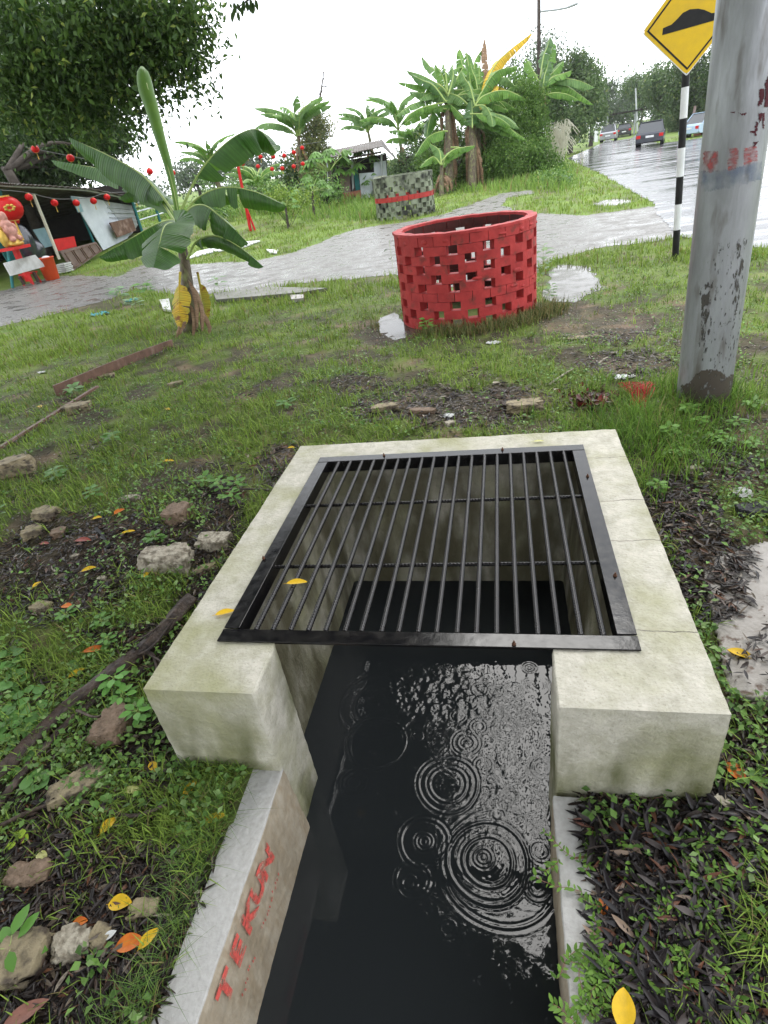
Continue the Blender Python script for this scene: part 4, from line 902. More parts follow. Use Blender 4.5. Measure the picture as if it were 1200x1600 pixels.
for (x, y, z, r, n) in [(-3, 1, 6.8, 2.0, 3600), (-1, .6, 7.0, 2.0, 3600), (1, .4, 7.2, 2.0, 3600), (-3, 3.2, 6.6, 1.7, 3000), (-4.8, 4.6, 6.4, 1.8, 2600), (-4.8, 6.8, 6.2, 1.8, 2600), (-3.6, 5.8, 6.6, 1.3, 1800), (-3.9, 7.6, 6.2, 1.3, 1600), (-6, 3, 6.5, 2, 2000), (-1, 2.5, 7.2, 1.4, 2400), (.8, 2.3, 7.3, 1.4, 2400), (-2.2, 4.2, 7.0, .9, 800), (-1.2, 3.4, 7.3, .8, 700), (-2.2, 7.4, 6.3, 1.2, 1400), (-2.1, 6.0, 6.5, 1.1, 1200), (-1.7, 4.9, 6.8, .9, 900), (-2.6, 8.8, 6.0, 1.3, 1300), (-4.4, 9, 5.9, 1.6, 1400), (-3, -1.5, 7, 2, 1500), (0, -1.5, 7.2, 2, 2000), (-6.5, 6, 6.2, 1.8, 1500)]:
    over.append(((x, y, z), (r, r, r*.35), n))
back = []  # unseen leaf masses behind the camera, added to cut the ambient light
for (x, y, z, r) in [(-4, -4, 7, 2.6), (-1, -4, 7.4, 2.6), (2, -3.5, 7.4, 2.6), (-6, -1, 6.6, 2.6), (-7.5, -4, 6, 2.6), (0, -7, 6.5, 2.8), (-4, -7.5, 6, 2.8), (-9, 0, 6, 2.4), (-7, -8, 5, 2.6), (2, -9.5, 5, 2.8), (-2, -10, 4.6, 2.8)]:
    back.append(((x, y, z), (r, r, r*.4), 1500))
t = thing('shade_tree', 'large spreading tree whose leafy boughs fill the top left corner', 'tree', (-10.5, 4.0, 0))
mb = MB(); F0 = Vector((-10.3, 4.2, 3.6)); mb.tube(crom([(-10.5, 4, -.3), (-10.45, 4.05, 1.8), F0], 10), list(np.linspace(.42, .30, 10)), 14)
for c, _, n in [q for q in over if q[0][1] < 3][::2]:
    c = Vector(c); mid = F0.lerp(c, .5)+Vector((rd.uniform(-.4, .4), rd.uniform(-.4, .4), 1.1)); q_ = c+Vector((0, 0, .3)); mb.tube(crom([F0, F0.lerp(mid, .5)+Vector((0, 0, .3)), mid, mid.lerp(q_, .5)+Vector((rd.uniform(-.3, .3), .2, 0)), q_], 20), list(np.linspace(.11, .012, 20)), 7)
mb.build('trunk', MT['bark'], t, smooth=True)
crown('crown', bl, .145, ((.025, .058, .014), (.09, .165, .03), (.24, .30, .06)), t, .95, 31, 16, full=False, spread=4.2)
crown('crown', over, .24, DG, t, 1.5, 32, 6); crown('crown', back, .34, DG, t, 1, 33, 6)  # the coarse back crown stays out of view and only blocks light
mb = MB(); tw = [D(430, -45, 6.2), D(405, -15, 6.2), D(385, 2, 6.2), D(368, 14, 6.2)]; mb.tube(crom([Vector((-2.6, 4.4, 6.0)), D(520, -220, 6.4)]+tw, 26), list(np.linspace(.03, .004, 26)), 6); mb.build('twig', MT['bark'], t, smooth=True)
Pt = []; Dt = []
for i, (px, py) in enumerate([(365, 8), (366, 16), (372, 22), (380, 4), (386, 6), (392, 2), (396, 8), (370, 10), (388, 12), (378, 14), (399, 3), (364, 22)]):
    Pt.append(D(px, py-5, 6.2+rd.uniform(-.1, .1))); Dt.append((rd.uniform(-.5, .5), rd.uniform(-.5, .5), -1))
V, F4, F3, k = leafset(np.array(Pt), np.array(Dt), np.tile([0, -1, .2], (len(Pt), 1)), .10, .045, .1, True); npmesh('twig_leaves', V, F4, F3, MT['treeleaf'], parent=t, color=np.tile([.05, .09, .025], (len(V), 1)))
# darker tree behind the shed
bs_ = Vector((-17.5, 19.5, .3)); dd = 21
bl2 = [pb_(95, 262, dd, 26, 650), pb_(30, 240, dd-1, 40, 1500), pb_(150, 232, dd, 24, 600), pb_(70, 282, dd, 24, 350), pb_(60, 245, dd, 36, 1100), pb_(15, 265, dd, 36, 1100), pb_(100, 235, dd, 30, 800), pb_(125, 265, dd+1, 22, 300), pb_(185, 215, dd, 22, 500), pb_(30, 185, dd, 50, 2200), pb_(90, 180, dd, 50, 2200), pb_(130, 195, dd, 40, 1600), pb_(165, 208, dd, 26, 700), pb_(60, 215, dd, 50, 1800), pb_(10, 230, dd, 45, 1500), pb_(110, 155, dd+2, 50, 1600), pb_(60, 150, dd+1, 60, 2000), pb_(20, 260, dd, 32, 700), pb_(140, 175, dd, 34, 900), pb_(85, 275, dd+1, 30, 350), pb_(45, 255, dd+1, 30, 420)]
tree('dark leafy tree standing behind the lantern shed', (-15.5, 19.5, .5), 5.5, bl2, .2, DG, 1.6, 41, .3)
# big trees to the right and along the road
def bigtree(label, dp, cpx, cpy, rx, ry, n, seed, cols, leaf, group=None, base=None, nb=14, tr=.3, dens=1):
    r = random.Random(seed); bl = []
    for i in range(nb):
        a = r.uniform(0, 6.28); q = math.sqrt(r.random())*.8; bl.append(pb_(cpx+math.cos(a)*rx*q, cpy+math.sin(a)*ry*q, dp+r.uniform(-1.5, 1.5), rx*r.uniform(.3, .5), n/nb, ry=ry*r.uniform(.26, .42)))
    c = D(cpx, cpy, dp); b_ = Vector((c[0], c[1], float(gz(c[0], c[1])))) if base is None else base
    return tree(label, b_, max(2, c[2]), bl, leaf, cols, dens, seed, tr, group)
bigtree('tall grey green tree rising behind the banana clump and street lamp', 46, 893, 150, 48, 62, 13000, 51, MG, .30)
bigtree('airy tree with thin twigs behind the street lamp pole', 44, 838, 88, 50, 45, 2600, 52, HG, .24)
bigtree('rounded tree on the left of the road behind the small sign', 56, 925, 160, 26, 34, 3600, 53, MG, .32)
bigtree('distant tree where the road disappears', 110, 972, 158, 30, 34, 5000, 54, HG, .55)
bigtree('pale far tree left of the road end', 100, 950, 160, 22, 34, 3500, 55, HG, .5)
bigtree('far dark tree right of the road end', 95, 1003, 152, 30, 40, 5500, 56, MG, .5)
bigtree('tree above the dark car on the right of the road', 70, 1040, 148, 36, 46, 9000, 57, MG, .4)
bigtree('wide tree behind the striped sign post', 58, 1085, 140, 46, 60, 14000, 58, DG, .33)
bigtree('tall tree at the right edge behind the steel pole', 54, 1165, 130, 60, 80, 11000, 59, DG, .34)
bigtree('low leafy tree overhanging the verge by the dark car', 62, 1065, 188, 32, 16, 2400, 60, MG, .3)
bigtree('bushy tree behind the verge beside the steel pole', 55, 1120, 180, 34, 26, 2600, 61, DG, .3)
bigtree('hazy tree on the skyline left of the rolled banana leaf', 75, 205, 300, 70, 22, 2600, 62, HG, .5)
bigtree('hazy tree on the skyline behind the lantern strings', 70, 305, 275, 60, 24, 2400, 63, HG, .5)
bigtree('hazy tree behind the lantern strings beside the thin banana plant', 60, 395, 262, 44, 34, 2400, 64, HG, .4)
bigtree('dense green bush beside the right end of the hut', 36, 640, 262, 34, 32, 4200, 65, MG, .22)
bigtree('dark bush behind the banana clump', 31, 680, 240, 34, 40, 3200, 66, DG, .22)
bigtree('dark leafy tree standing behind the hut roof', 44, 555, 268, 60, 26, 3600, 67, DG, .28)
bigtree('dark thicket left of the hut below the yellowish tree', 33, 478, 275, 44, 36, 4200, 68, DG, .22)
# tree with clumps of yellow green leaves and a bare top
yb = D(490, 200, 31); t = thing('tree', 'slender tree with clumps of yellow green leaves and a bare twiggy top', 'tree', (yb[0], yb[1], 0))
mb = MB(); mb.tube(crom([(yb[0], yb[1], -.2), D(492, 240, 31), D(496, 180, 31), D(502, 140, 31), D(507, 105, 31)], 18), list(np.linspace(.14, .02, 18)), 8)
for a, c in (((498, 165), (485, 132)), ((502, 145), (520, 120)), ((500, 150), (488, 118)), ((505, 125), (515, 108)), ((503, 135), (524, 135)), ((499, 160), (512, 140)), ((506, 115), (497, 103))): mb.tube([D(*a, 31), D(*c, 31)], [.025, .006], 5)
mb.build('trunk', MT['bark'], t, smooth=True)
crown('crown', [pb_(492, 185, 31, 18, 700), pb_(505, 200, 31, 16, 600), pb_(480, 210, 31, 18, 700), pb_(495, 225, 31, 22, 900), pb_(505, 245, 31, 20, 700), pb_(475, 240, 31, 20, 700), pb_(490, 265, 31, 26, 900)], .16, ((.10, .14, .05), (.24, .25, .09), (.34, .27, .12)), t, 1.3, 71, 9)
# vines over the right half of the clump
t = thing('vine_thicket', 'mass of climbing vines smothering the right half of the banana clump', 'vines', (W(800, 288)[0], W(800, 288)[1], 0))
crown('leaves', [pb_(835, 165, 27, 20, 2600, ry=32), pb_(838, 205, 27, 22, 2600, ry=34), pb_(800, 200, 27.3, 34, 3400, ry=36), pb_(770, 215, 27, 26, 2800, ry=40), pb_(800, 245, 26.5, 48, 4200, ry=30), pb_(840, 250, 26.5, 26, 2600, ry=34), pb_(770, 260, 26.3, 22, 1800, ry=24), pb_(790, 168, 27.5, 22, 1500), pb_(862, 262, 26.5, 22, 1500, ry=16), pb_(690, 275, 27, 16, 1500, ry=26), pb_(668, 262, 27.5, 18, 1500, ry=34), pb_(712, 285, 27, 12, 700, ry=14), pb_(820, 140, 27.5, 18, 900)], .12, ((.06, .13, .025), (.15, .27, .05), (.24, .34, .09)), t, 1.3, 72, 8)
bigtree('dense mid green mass of leaves inside the banana clump', 28.5, 735, 235, 60, 55, 9000, 69, ((.05, .11, .02), (.14, .24, .05), (.22, .3, .08)), .17)
bigtree('leafy undergrowth at the foot of the banana clump', 27.6, 715, 275, 40, 22, 3500, 70, ((.05, .11, .02), (.14, .24, .05), (.22, .3, .08)), .15)
bigtree('tall leafy growth filling the back of the banana clump', 30.5, 775, 165, 62, 58, 9000, 74, ((.05, .12, .025), (.15, .27, .05), (.24, .34, .08)), .2)
# clump undergrowth
def shrub(label, px, py, wpx, hpx, n, leaf, cols, seed, name='shrub', group=None, stems=7):
    b_ = W(px, py); dp = dep(b_); t = thing(name, label, 'shrub', b_, group); r = random.Random(seed); bl = []
    for i in range(6): bl.append(pb_(px+r.uniform(-.5, .5)*wpx, py-hpx*r.uniform(.25, .8), dp+r.uniform(-.3, .3), wpx*.28, n/6, ry=hpx*.25))
    mb = MB()
    for i in range(stems): mb.tube([b_+Vector((r.uniform(-.05, .05), 0, -.03)), Vector(bl[i % 6][0])], [.012, .004], 5)
    mb.build('stems', MT['bark'], t); crown('foliage', bl, leaf, cols, t, 1, seed, 6, 'leaf'); return t
BG = ((.07, .15, .03), (.17, .30, .07), (.28, .38, .10))
shrub('rounded light green shrub right of the red post', 425, 328, 70, 50, 1400, .12, BG, 81)
shrub('yellow green bush beside the thin sapling', 450, 335, 60, 40, 1100, .11, ((.13, .22, .03), (.26, .36, .06)), 82)
shrub('light green shrub below the yellowish tree', 500, 318, 60, 52, 1400, .13, BG, 83)
shrub('green shrub behind the red post', 350, 320, 66, 50, 1300, .13, BG, 84)
shrub('weedy bush left of the young banana trunk', 330, 345, 60, 30, 800, .1, BG, 85)
shrub('low green shrub at the foot of the vines', 870, 292, 46, 28, 900, .1, BG, 86)
shrub('green shrub right of the green planter', 690, 305, 30, 30, 600, .1, BG, 87)
shrub('sprawling shrub by the blue fence left of the banana plant', 240, 345, 60, 34, 900, .12, BG, 88)
def papaya(label, px, py, topx, topy, sc, seed, group=None):
    b_ = W(px, py); dp = dep(b_); t = thing('papaya_tree', label, 'papaya tree', b_, group); top = D(topx, topy, dp); r = random.Random(seed)
    mb = MB(); mb.tube(crom([b_-Vector((0, 0, .1)), b_.lerp(top, .5), top], 8), [.06*sc]*8, 8); mb.build('trunk', MT['bark'], t, smooth=True)
    mb = MB()
    P = []; Dd = []; N = []
    for i in range(14):
        a = r.uniform(0, 6.28); e = r.uniform(-.1, .9); d = Vector((math.cos(a)*math.cos(e), math.sin(a)*math.cos(e), math.sin(e))); tip = top+d*.75*sc
        mb.tube(crom([top, top+d*.4*sc+Vector((0, 0, .05)), tip], 5), .009*sc, 5)
        for k in range(7):
            b2 = a+(k-3)*.55; P.append(tip); Dd.append((math.cos(b2), math.sin(b2), -.45)); N.append((0, 0, 1))
    mb.build('leaf_stalks', MT['ban_rib'], t)
    V, F4, F3, k = leafset(np.array([tuple(p) for p in P]), np.array(Dd), np.array(N), .34*sc, .13*sc, .25, True); c = np.tile([.12, .24, .05], (len(P), 1))*np.random.default_rng(seed).uniform(.7, 1.3, (len(P), 1)); npmesh('foliage', V, F4, F3, MT['leaf'], parent=t, color=np.repeat(c, k, 0)); return t
papaya('papaya tree in front of the hut door', 554, 312, 551, 262, 1.5, 91)
papaya('papaya tree at the left end of the hut', 521, 318, 515, 268, 1.5, 92)
papaya('thin papaya sapling left of the hut on the grass', 491, 339, 488, 300, .9, 93)
papaya('small sapling in front of the white hut panel', 585, 312, 582, 283, .6, 94)
papaya('spindly sapling standing on the grass slope beside the path', 449, 354, 446, 322, .5, 95)

# ------------------------------------------------------------------ shed on the left
SA = Vector((-13.2, 12, 0)); SN = Vector((1, 0, 0))
def S(px, py, off=0): return onplane(px, py, SA+Vector((off, 0, 0)), SN)
shed = thing('lantern_shed', 'dark open-fronted lean-to shed with a tin roof and red lanterns', 'shed', (-14.5, 17, .1))
yN = 9.5; pts_roof = [(-30, 290), (0, 292), (50, 294), (120, 298), (213, 316)]
rp = [S(*p) for p in pts_roof]
mb = MB(); K = 60      # corrugated roof sheet
vs = []
for i in range(K+1):
    u = i/K*(len(rp)-1); k = min(int(u), len(rp)-2); q = rp[k].lerp(rp[k+1], u-k)
    for j, (dx, dz) in enumerate(((.5, 0), (-1.5, -.06), (-5.0, -.25))): vs.append(q+Vector((dx, 0, dz+(.025 if i % 2 else 0))))
mb.add(vs, [(i*3+j, i*3+j+1, (i+1)*3+j+1, (i+1)*3+j) for i in range(K) for j in range(2)])
o = mb.build('roof', MT['corr'], shed); sm = o.modifiers.new('thick', 'SOLIDIFY'); sm.thickness = .02
mb = MB(); mb.tube([q+Vector((.35, 0, -.03)) for q in rp], .03, 6); mb.build('roof_edge_beam', MT['zinc'], shed)
mb = MB(); yb0, yb1 = rp[0][1], rp[-1][1]
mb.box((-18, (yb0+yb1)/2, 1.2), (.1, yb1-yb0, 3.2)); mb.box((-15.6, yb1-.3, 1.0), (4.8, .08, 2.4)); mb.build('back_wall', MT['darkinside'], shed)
def quad(name, pts, m, parent, off=0, th=.03, fn=S):
    mb = MB(); q = [fn(*p)+Vector((off, 0, 0)) for p in pts]; mb.prism(q, (-th, 0, 0)); return mb.build(name, m, parent)
quad('wall_panel', [(111, 306), (147, 310), (200, 372), (162, 391)], MT['panelwhite'], shed)
quad('wall_panel', [(147, 310), (163, 313), (205, 366), (200, 372)], MT['panelwhite'], shed, -.03)
quad('wall_panel', [(163, 314), (208, 321), (216, 352), (205, 368)], MT['zinc'], shed, -.02)
for k in range(5):
    a, b_ = S(167+k*2, 324+k*8), S(209+k*1.4, 327+k*6); mb = MB(); mb.bar(a+Vector((.02, 0, 0)), b_+Vector((.02, 0, 0)), .02, .02); mb.build('siding_rib', MT['zinc'], shed)
mb = MB(); mb.tube([S(52, 303, .2), S(93, 405, .2)], .045, 8); mb.build('post', MT['fencewhite'], shed); 
mb = MB(); mb.tube([S(0, 296), S(20, 450)], .04, 8); mb.build('post', MT['teal'], shed)
mb = MB(); mb.tube([S(127, 332, -.1), S(150, 388, -.1)], .04, 8); mb.build('post', MT['teal'], shed)
quad('blue_board', [(109, 307), (121, 309), (129, 331), (121, 332)], MT['panelblue'], shed, .04)
quad('board', [(95, 352), (112, 349), (125, 378), (112, 381)], MT['panelblue'], shed, -1.0, fn=S)
quad('screen', [(60, 356), (92, 350), (118, 384), (118, 400), (84, 404)], MT['teal'], shed, -1.6)
quad('shelf_board', [(72, 390), (88, 384), (94, 394), (76, 400)], MT['teal'], shed, -.6)
# things along the shed front
def leaning(name, label, cat, pts, m, off, th=.05, group=None, extra=None):
    q = [S(*p, off) for p in pts]; c = min(q, key=lambda v: v[2]); t = thing(name, label, cat, c, group); mb = MB(); mb.prism(q, (-th, 0, .0)); mb.build('board', m, t)
    if extra: extra(t, q)
    return t
def doorx(t, q):
    mb = MB(); mb2 = MB()
    tl, tr_, br, bl_ = q
    def at(u, v): return (tl.lerp(tr_, u)).lerp(bl_.lerp(br, u), v)
    for k in range(4):
        u0 = .06+k*.235; u1 = u0+.185; pp = [at(u0, .14), at(u1, .14), at(u1, .88), at(u0, .88)]; mb.prism([p+Vector((.004, 0, 0)) for p in pp], (-.002, 0, 0))
        for a, b_ in ((0, 1), (1, 2), (2, 3), (3, 0)): mb2.bar(pp[a]+Vector((.012, 0, 0)), pp[b_]+Vector((.012, 0, 0)), .03, .02)
    mb.build('door_panels', MT['doorwood'], t); mb2.build('moulding', MT['wood'], t)
leaning('old_door', 'weathered grey brown panelled door lying on its side against the shed', 'door', [(94, 392), (150, 378), (160, 392), (115, 423)], MT['doorwood'], .35, extra=doorx)
leaning('red_board', 'flat red board propped behind the old door', 'board', [(84, 374), (116, 369), (120, 385), (92, 392)], MT['red'], .15)
leaning('brown_cupboard_door', 'pair of reddish brown boards leaning on the white shed wall', 'board', [(172, 348), (206, 340), (213, 360), (184, 371)], MT['wood'], .2)
def legs_(t, q):
    mb = MB()
    for a, b_ in (((30, 432), (38, 444)), ((66, 420), (72, 434)), ((52, 425), (60, 440))): mb.bar(S(*a, .5), S(*b_, .5), .07, .07)
    mb.build('leg', MT['oldwood'], t)
leaning('white_notice_board', 'whitish rectangular board set slanting on low legs before the shed', 'board', [(7, 411), (55, 398), (72, 416), (18, 431)], MT['whitedirty'], .7, extra=legs_)
p = S(52, 446, .3); q_ = S(48, 424, .3)
t = thing('red_stool', 'low red plastic stool under the white board', 'stool', p); mb = MB(); mb.box(p+Vector((0, 0, .32)), (.35, .35, .04)); mb.build('seat', MT['red'], t)
for a in (-1, 1):
    for b_ in (-1, 1): mb = MB(); mb.bar(p+Vector((a*.16, b_*.16, 0)), p+Vector((a*.12, b_*.12, .30)), .04, .04, up=(0, 1, 0)); mb.build('leg', MT['red'], t)
p = W(83, 437); hgt = .56; t = thing('orange_bin', 'orange plastic bin with an open top at the shed front', 'bin', p)
mb = MB(); mb.lathe(p, [(.17, 0), (.19, .02), (.235, hgt), (.25, hgt+.005), (.25, hgt+.03), (.22, hgt+.03), (.215, hgt-.02), (.17, .04)], 20); mb.build('body', MT['orange'], t, smooth=True)
mb = MB(); mb.ball(p+Vector((.05, 0, hgt+.03)), (.12, .08, .04)); mb.build('paper', MT['white'], t, smooth=True)
p = S(104, 425, .3); t = thing('tile_stack', 'small stack of pale tiles between orange bin and old door', 'tiles', p)
mb = MB()
for k in range(5): mb.box(p+Vector((rd.uniform(-.02, .02), rd.uniform(-.02, .02), .03+k*.05)), (.3, .35, .036), rd.uniform(-.1, .1))
mb.build('tiles', MT['whitedirty'], t)
# statue on its red stand
p = S(30, 404, .6); sc_ = dep(p)/FL
t = thing('statue', 'painted laughing seated figure in yellow robe on a red stand', 'statue', p)
zt = S(30, 386, .6)[2]
mb = MB(); mb.box((p[0], p[1], (zt+p[2]-.6)/2), (.12, .12, zt-p[2]+.55)); mb.box((p[0], p[1], zt), (.5, .62, .07)); mb.build('stand', MT['red'], t)
c = Vector((p[0], p[1], zt+.03))
def rem(mb, name, m, par, vox=.02):
    o = mb.build(name, m, par); r = o.modifiers.new('r', 'REMESH'); r.mode = 'VOXEL'; r.voxel_size = vox; r.use_smooth_shade = True; s = o.modifiers.new('s', 'SMOOTH'); s.iterations = 3; return o
mb = MB(); mb.ball(c+Vector((0, 0, .12)), (.2, .28, .12)); mb.ball(c+Vector((0, -.24, .22)), (.12, .10, .22)); mb.ball(c+Vector((0, .24, .2)), (.12, .1, .2)); mb.ball(c+Vector((-.08, 0, .4)), (.1, .26, .34)); mb.ball(c+Vector((.12, 0, .06)), (.12, .26, .07)); rem(mb, 'robe', MT['gold'], t)
mb = MB(); mb.ball(c+Vector((.06, 0, .33)), (.16, .19, .18)); mb.ball(c+Vector((.04, 0, .52)), (.13, .18, .13)); mb.ball(c+Vector((.04, 0, .72)), (.1, .1, .12)); mb.ball(c+Vector((.12, 0, .70)), (.03, .03, .03)); mb.ball(c+Vector((.03, -.1, .7)), (.02, .02, .06)); mb.ball(c+Vector((.03, .1, .7)), (.02, .02, .06)); mb.ball(c+Vector((.1, .045, .67)), .035); mb.ball(c+Vector((.1, -.045, .67)), .035)
mb.ball(c+Vector((.12, .17, .42)), (.05, .05, .12)); mb.ball(c+Vector((.15, -.17, .40)), (.05, .05, .12)); mb.ball(c+Vector((.16, -.12, .18)), (.1, .09, .07)); mb.ball(c+Vector((.16, .12, .18)), (.1, .09, .07)); rem(mb, 'body', MT['skin'], t)
p = S(48, 400, .1); t = thing('folded_tarpaulin', 'dark grey tarpaulin draped in a heap beside the statue', 'tarpaulin', p)
mb = MB(); mb.ball(p+Vector((0, 0, .35)), (.2, .35, .5)); mb.ball(p+Vector((0, .3, .1)), (.2, .35, .3)); rem(mb, 'cloth', MT['cardark'], t, .05)

# lanterns
def lantern(label, p, r, group, tassel=True):
    t = thing('red_lantern', label, 'lantern', Vector(p)+Vector((0, 0, r*.9)), group); p = Vector(p); mb = MB(); prof = []
    n = 14
    for i in range(n+1):
        th = math.pi*(.12+.76*i/n); prof.append((r*math.sin(th)*(1 if i % 2 else .965), -r*.88*math.cos(th)))
    mb.lathe(p, prof, 16); mb.build('shade', MT['lantern'], t, smooth=True)
    for s in (-1, 1): mb = MB(); mb.lathe(p+Vector((0, 0, s*r*.83)), [(r*.36, -.03*r), (r*.36, .09*r)], 12); mb.build('cap', MT['gold'], t)
    if tassel: mb = MB(); mb.tube([p-Vector((0, 0, r*.85)), p-Vector((0, 0, r*2.3))], [r*.05, r*.12], 6); mb.build('tassel', MT['gold'], t)
    return t
def string(label, pts):
    mb = MB(); mb.tube(crom(pts, len(pts)*5), .008, 5); o = mb.build('lantern_string', MT['wire'], loc=pts[0]); tag(o, label, 'string')
sp_ = [((45, 308), 'leftmost'), ((85, 317), 'second from left'), ((119, 317), 'third from left'), ((146, 314), 'fourth from left'), ((167, 308), 'rightmost')]
pl = [S(x, y, .6) for (x, y), _ in sp_]
for (q, n_), p in zip(sp_, pl): lantern('small red lantern, %s of five along the shed eave' % n_, p, .105, 'red lanterns along the shed eave')
string('thin wire carrying five red lanterns along the shed eave', [S(-10, 296, .6)]+[p+Vector((0, 0, .11)) for p in pl]+[S(196, 300, .6)])
t = lantern('big red lantern with a gold emblem hanging over the statue', S(15, 326, .3), .34, None); 
mb = MB(); p = S(15, 326, .3)
ed = Vector((.66, -.75, .05)).normalized(); es = Vector((.75, .66, 0))
for i in range(7): a = i*.9; mb.ball(p+ed*.30+es*math.cos(a)*.10+Vector((0, 0, math.sin(a)*.06)), (.05, .05, .035))
mb.build('emblem', MT['gold'], t, smooth=True)
lantern('dark red lantern half hidden behind the statue', S(22, 345, -.1), .14, None)
up = [(200, 267, 17), (234, 268, 17.5), (269, 270, 18)]
for (x, y, d_), n_ in zip(up, ('left', 'middle', 'right')): lantern('small red lantern, %s one of three behind the rolled banana leaf' % n_, D(x, y, d_), .1, 'red lanterns behind the banana plant')
string('thin wire with three red lanterns behind the banana plant', [D(40, 230, 15)]+[D(x, y, d_)+Vector((0, 0, .1)) for x, y, d_ in up]+[D(372, 266, 21)])
for (x, y, n_) in ((55, 233, 'red lantern with a yellow tassel hanging below the dark tree'), (110, 247, 'red lantern among the dark leaves above the shed'), (210, 307, 'red lantern at the far end of the shed roof')): lantern(n_, D(x, y, 15), .1, None)
for i, (x, y) in enumerate(((22, 232), (42, 238), (73, 250))):
    pass
l1 = [(386, 242), (407, 245), (427, 245), (444, 243), (459, 238), (472, 231)]; l2 = [(379, 256), (403, 260), (425, 264), (441, 263), (459, 260), (473, 256)]
ordn = ('first', 'second', 'third', 'fourth', 'fifth', 'sixth')
for k, l in enumerate((l1, l2)):
    for (x, y), n_ in zip(l, ordn): lantern('small red lantern, %s from the left on the %s string before the shrubs' % (n_, ('upper', 'lower')[k]), D(x, y, 21+k*.2), .08, 'red lanterns strung before the shrubs')
    string('%s wire with six red lanterns from the red post to the shrubs' % ('upper', 'lower')[k], [D(372, 262-20*(1-k), 21)]+[D(x, y, 21+k*.2)+Vector((0, 0, .09)) for x, y in l]+[D(505, l[-1][1]-10, 22)])
p = W(387, 341); tpt = aty(369, 245, p[1]); t = thing('red_post', 'slim red post carrying the lantern strings on the grass slope', 'post', p)
mb = MB(); mb.tube([p, tpt], [.055, .045], 8); mb.build('shaft', MT['red'], t); mb = MB(); mb.tube([p+Vector((.16, 0, 0)), tpt*.35+p*.65], .035, 8); mb.build('brace', MT['red'], t)
# blue gate beside the shed
ga, gb = W(222, 362), W(262, 352); t = thing('metal_gate', 'low blue and white tube gate beside the shed', 'gate', ga)
for a in (ga, ga.lerp(gb, .75)): mb = MB(); mb.tube([a, a+Vector((0, 0, 1.75))], .05, 8); mb.build('post', MT['teal'], t)
for k in range(4): mb = MB(); mb.tube([ga+Vector((0, 0, .45+k*.27)), gb+Vector((0, 0, .45+k*.27))], .025, 6); mb.build('rail', MT['panelwhite'], t)

# ------------------------------------------------------------------ hut in the middle
HB = W(577, 311); HN = Vector((.15, -1, 0)).normalized()
def Hh(px, py, off=0): return onplane(px, py, HB-HN*(-off), HN)
hut = thing('garden_hut', 'small hut with a sloping corrugated roof, white boards and teal curtain', 'hut', HB)
def hq(name, pts, m, off, th=.05):
    mb = MB(); mb.prism([onplane(x, y, HB+HN*off, HN) for x, y in pts], -HN*th); return mb.build(name, m, hut)
mb = MB(); ra, rb = Hh(508, 248), Hh(598, 229); K = 44; vs = []
e_ = -HN
for i in range(K+1):
    q = ra.lerp(rb, i/K); z = .03*(i % 2)
    vs += [q+HN*1.0+Vector((0, 0, z-.02)), q-HN*.9+Vector((0, 0, z+.30)), q-HN*3.0+Vector((0, 0, z+.05))]
mb.add(vs, [(i*3+j, i*3+j+1, (i+1)*3+j+1, (i+1)*3+j) for i in range(K) for j in range(2)]); o = mb.build('roof', MT['corr'], hut); sm = o.modifiers.new('t', 'SOLIDIFY'); sm.thickness = .03
ext = onplane(618, 247, HB, HN)
mb = MB(); mb.prism([rb+HN*1.0+Vector((0, 0, -.0)), rb-HN*.9+Vector((0, 0, .30)), ext-HN*.4, ext+HN*.6], (0, 0, -.03)); mb.build('side_roof', MT['corr'], hut)
hq('wall_panel', [(561, 271), (588, 269), (589, 307), (565, 311)], MT['panelwhite'], .05); hq('upper_wall', [(584, 254), (603, 251), (606, 292), (586, 300)], MT['panelwhite'], -.3)
hq('door', [(532, 272), (546, 270), (548, 300), (536, 302)], MT['doorwood'], 0); hq('door_frame', [(530, 271), (533, 271), (537, 302), (534, 303)], MT['wood'], .04)
hq('curtain', [(551, 261), (558, 260), (563, 296), (556, 298)], MT['teal'], .02)
hq('plinth', [(536, 302), (563, 297), (565, 314), (537, 316)], MT['brickwall'], .2, .3)
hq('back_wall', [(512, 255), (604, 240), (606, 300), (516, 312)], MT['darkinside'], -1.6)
hq('beam', [(511, 252), (596, 236), (596, 239), (511, 255)], MT['oldwood'], .5); hq('bath_tub', [(505, 297), (529, 303), (530, 314), (507, 306)], MT['panelwhite'], .3, .6)
for x0, y0_, y1_ in ((512, 252, 312), (596, 240, 300), (550, 246, 300)): mb = MB(); mb.tube([Hh(x0, y0_), Hh(x0+2, y1_)], .05, 6); mb.build('post', MT['zinc'], hut)
pf = [onplane(x, 309, HB+HN*.6, HN) for x in (589, 606)]; t = thing('picket_fence', 'short cream picket fence panel beside the hut', 'fence', pf[0])
mb = MB()
for k in range(8): a = pf[0].lerp(pf[1], k/7); mb.box((a[0], a[1], .45), (.05, .03, 1.1))
mb.build('pickets', MT['fencewhite'], t); mb = MB()
for z in (.25, .75): mb.bar((pf[0][0], pf[0][1]-.03, z), (pf[1][0], pf[1][1]-.03, z), .02, .05)
mb.build('rail', MT['fencewhite'], t)
p = W(518, 312); t = thing('blue_tub', 'dark blue tub standing in the grass at the left of the hut', 'tub', p); mb = MB(); mb.lathe(p, [(.4, 0), (.5, .45), (.53, .47), (.48, .47), (.4, .08)], 16); mb.build('body', MT['cardark'], t, smooth=True)

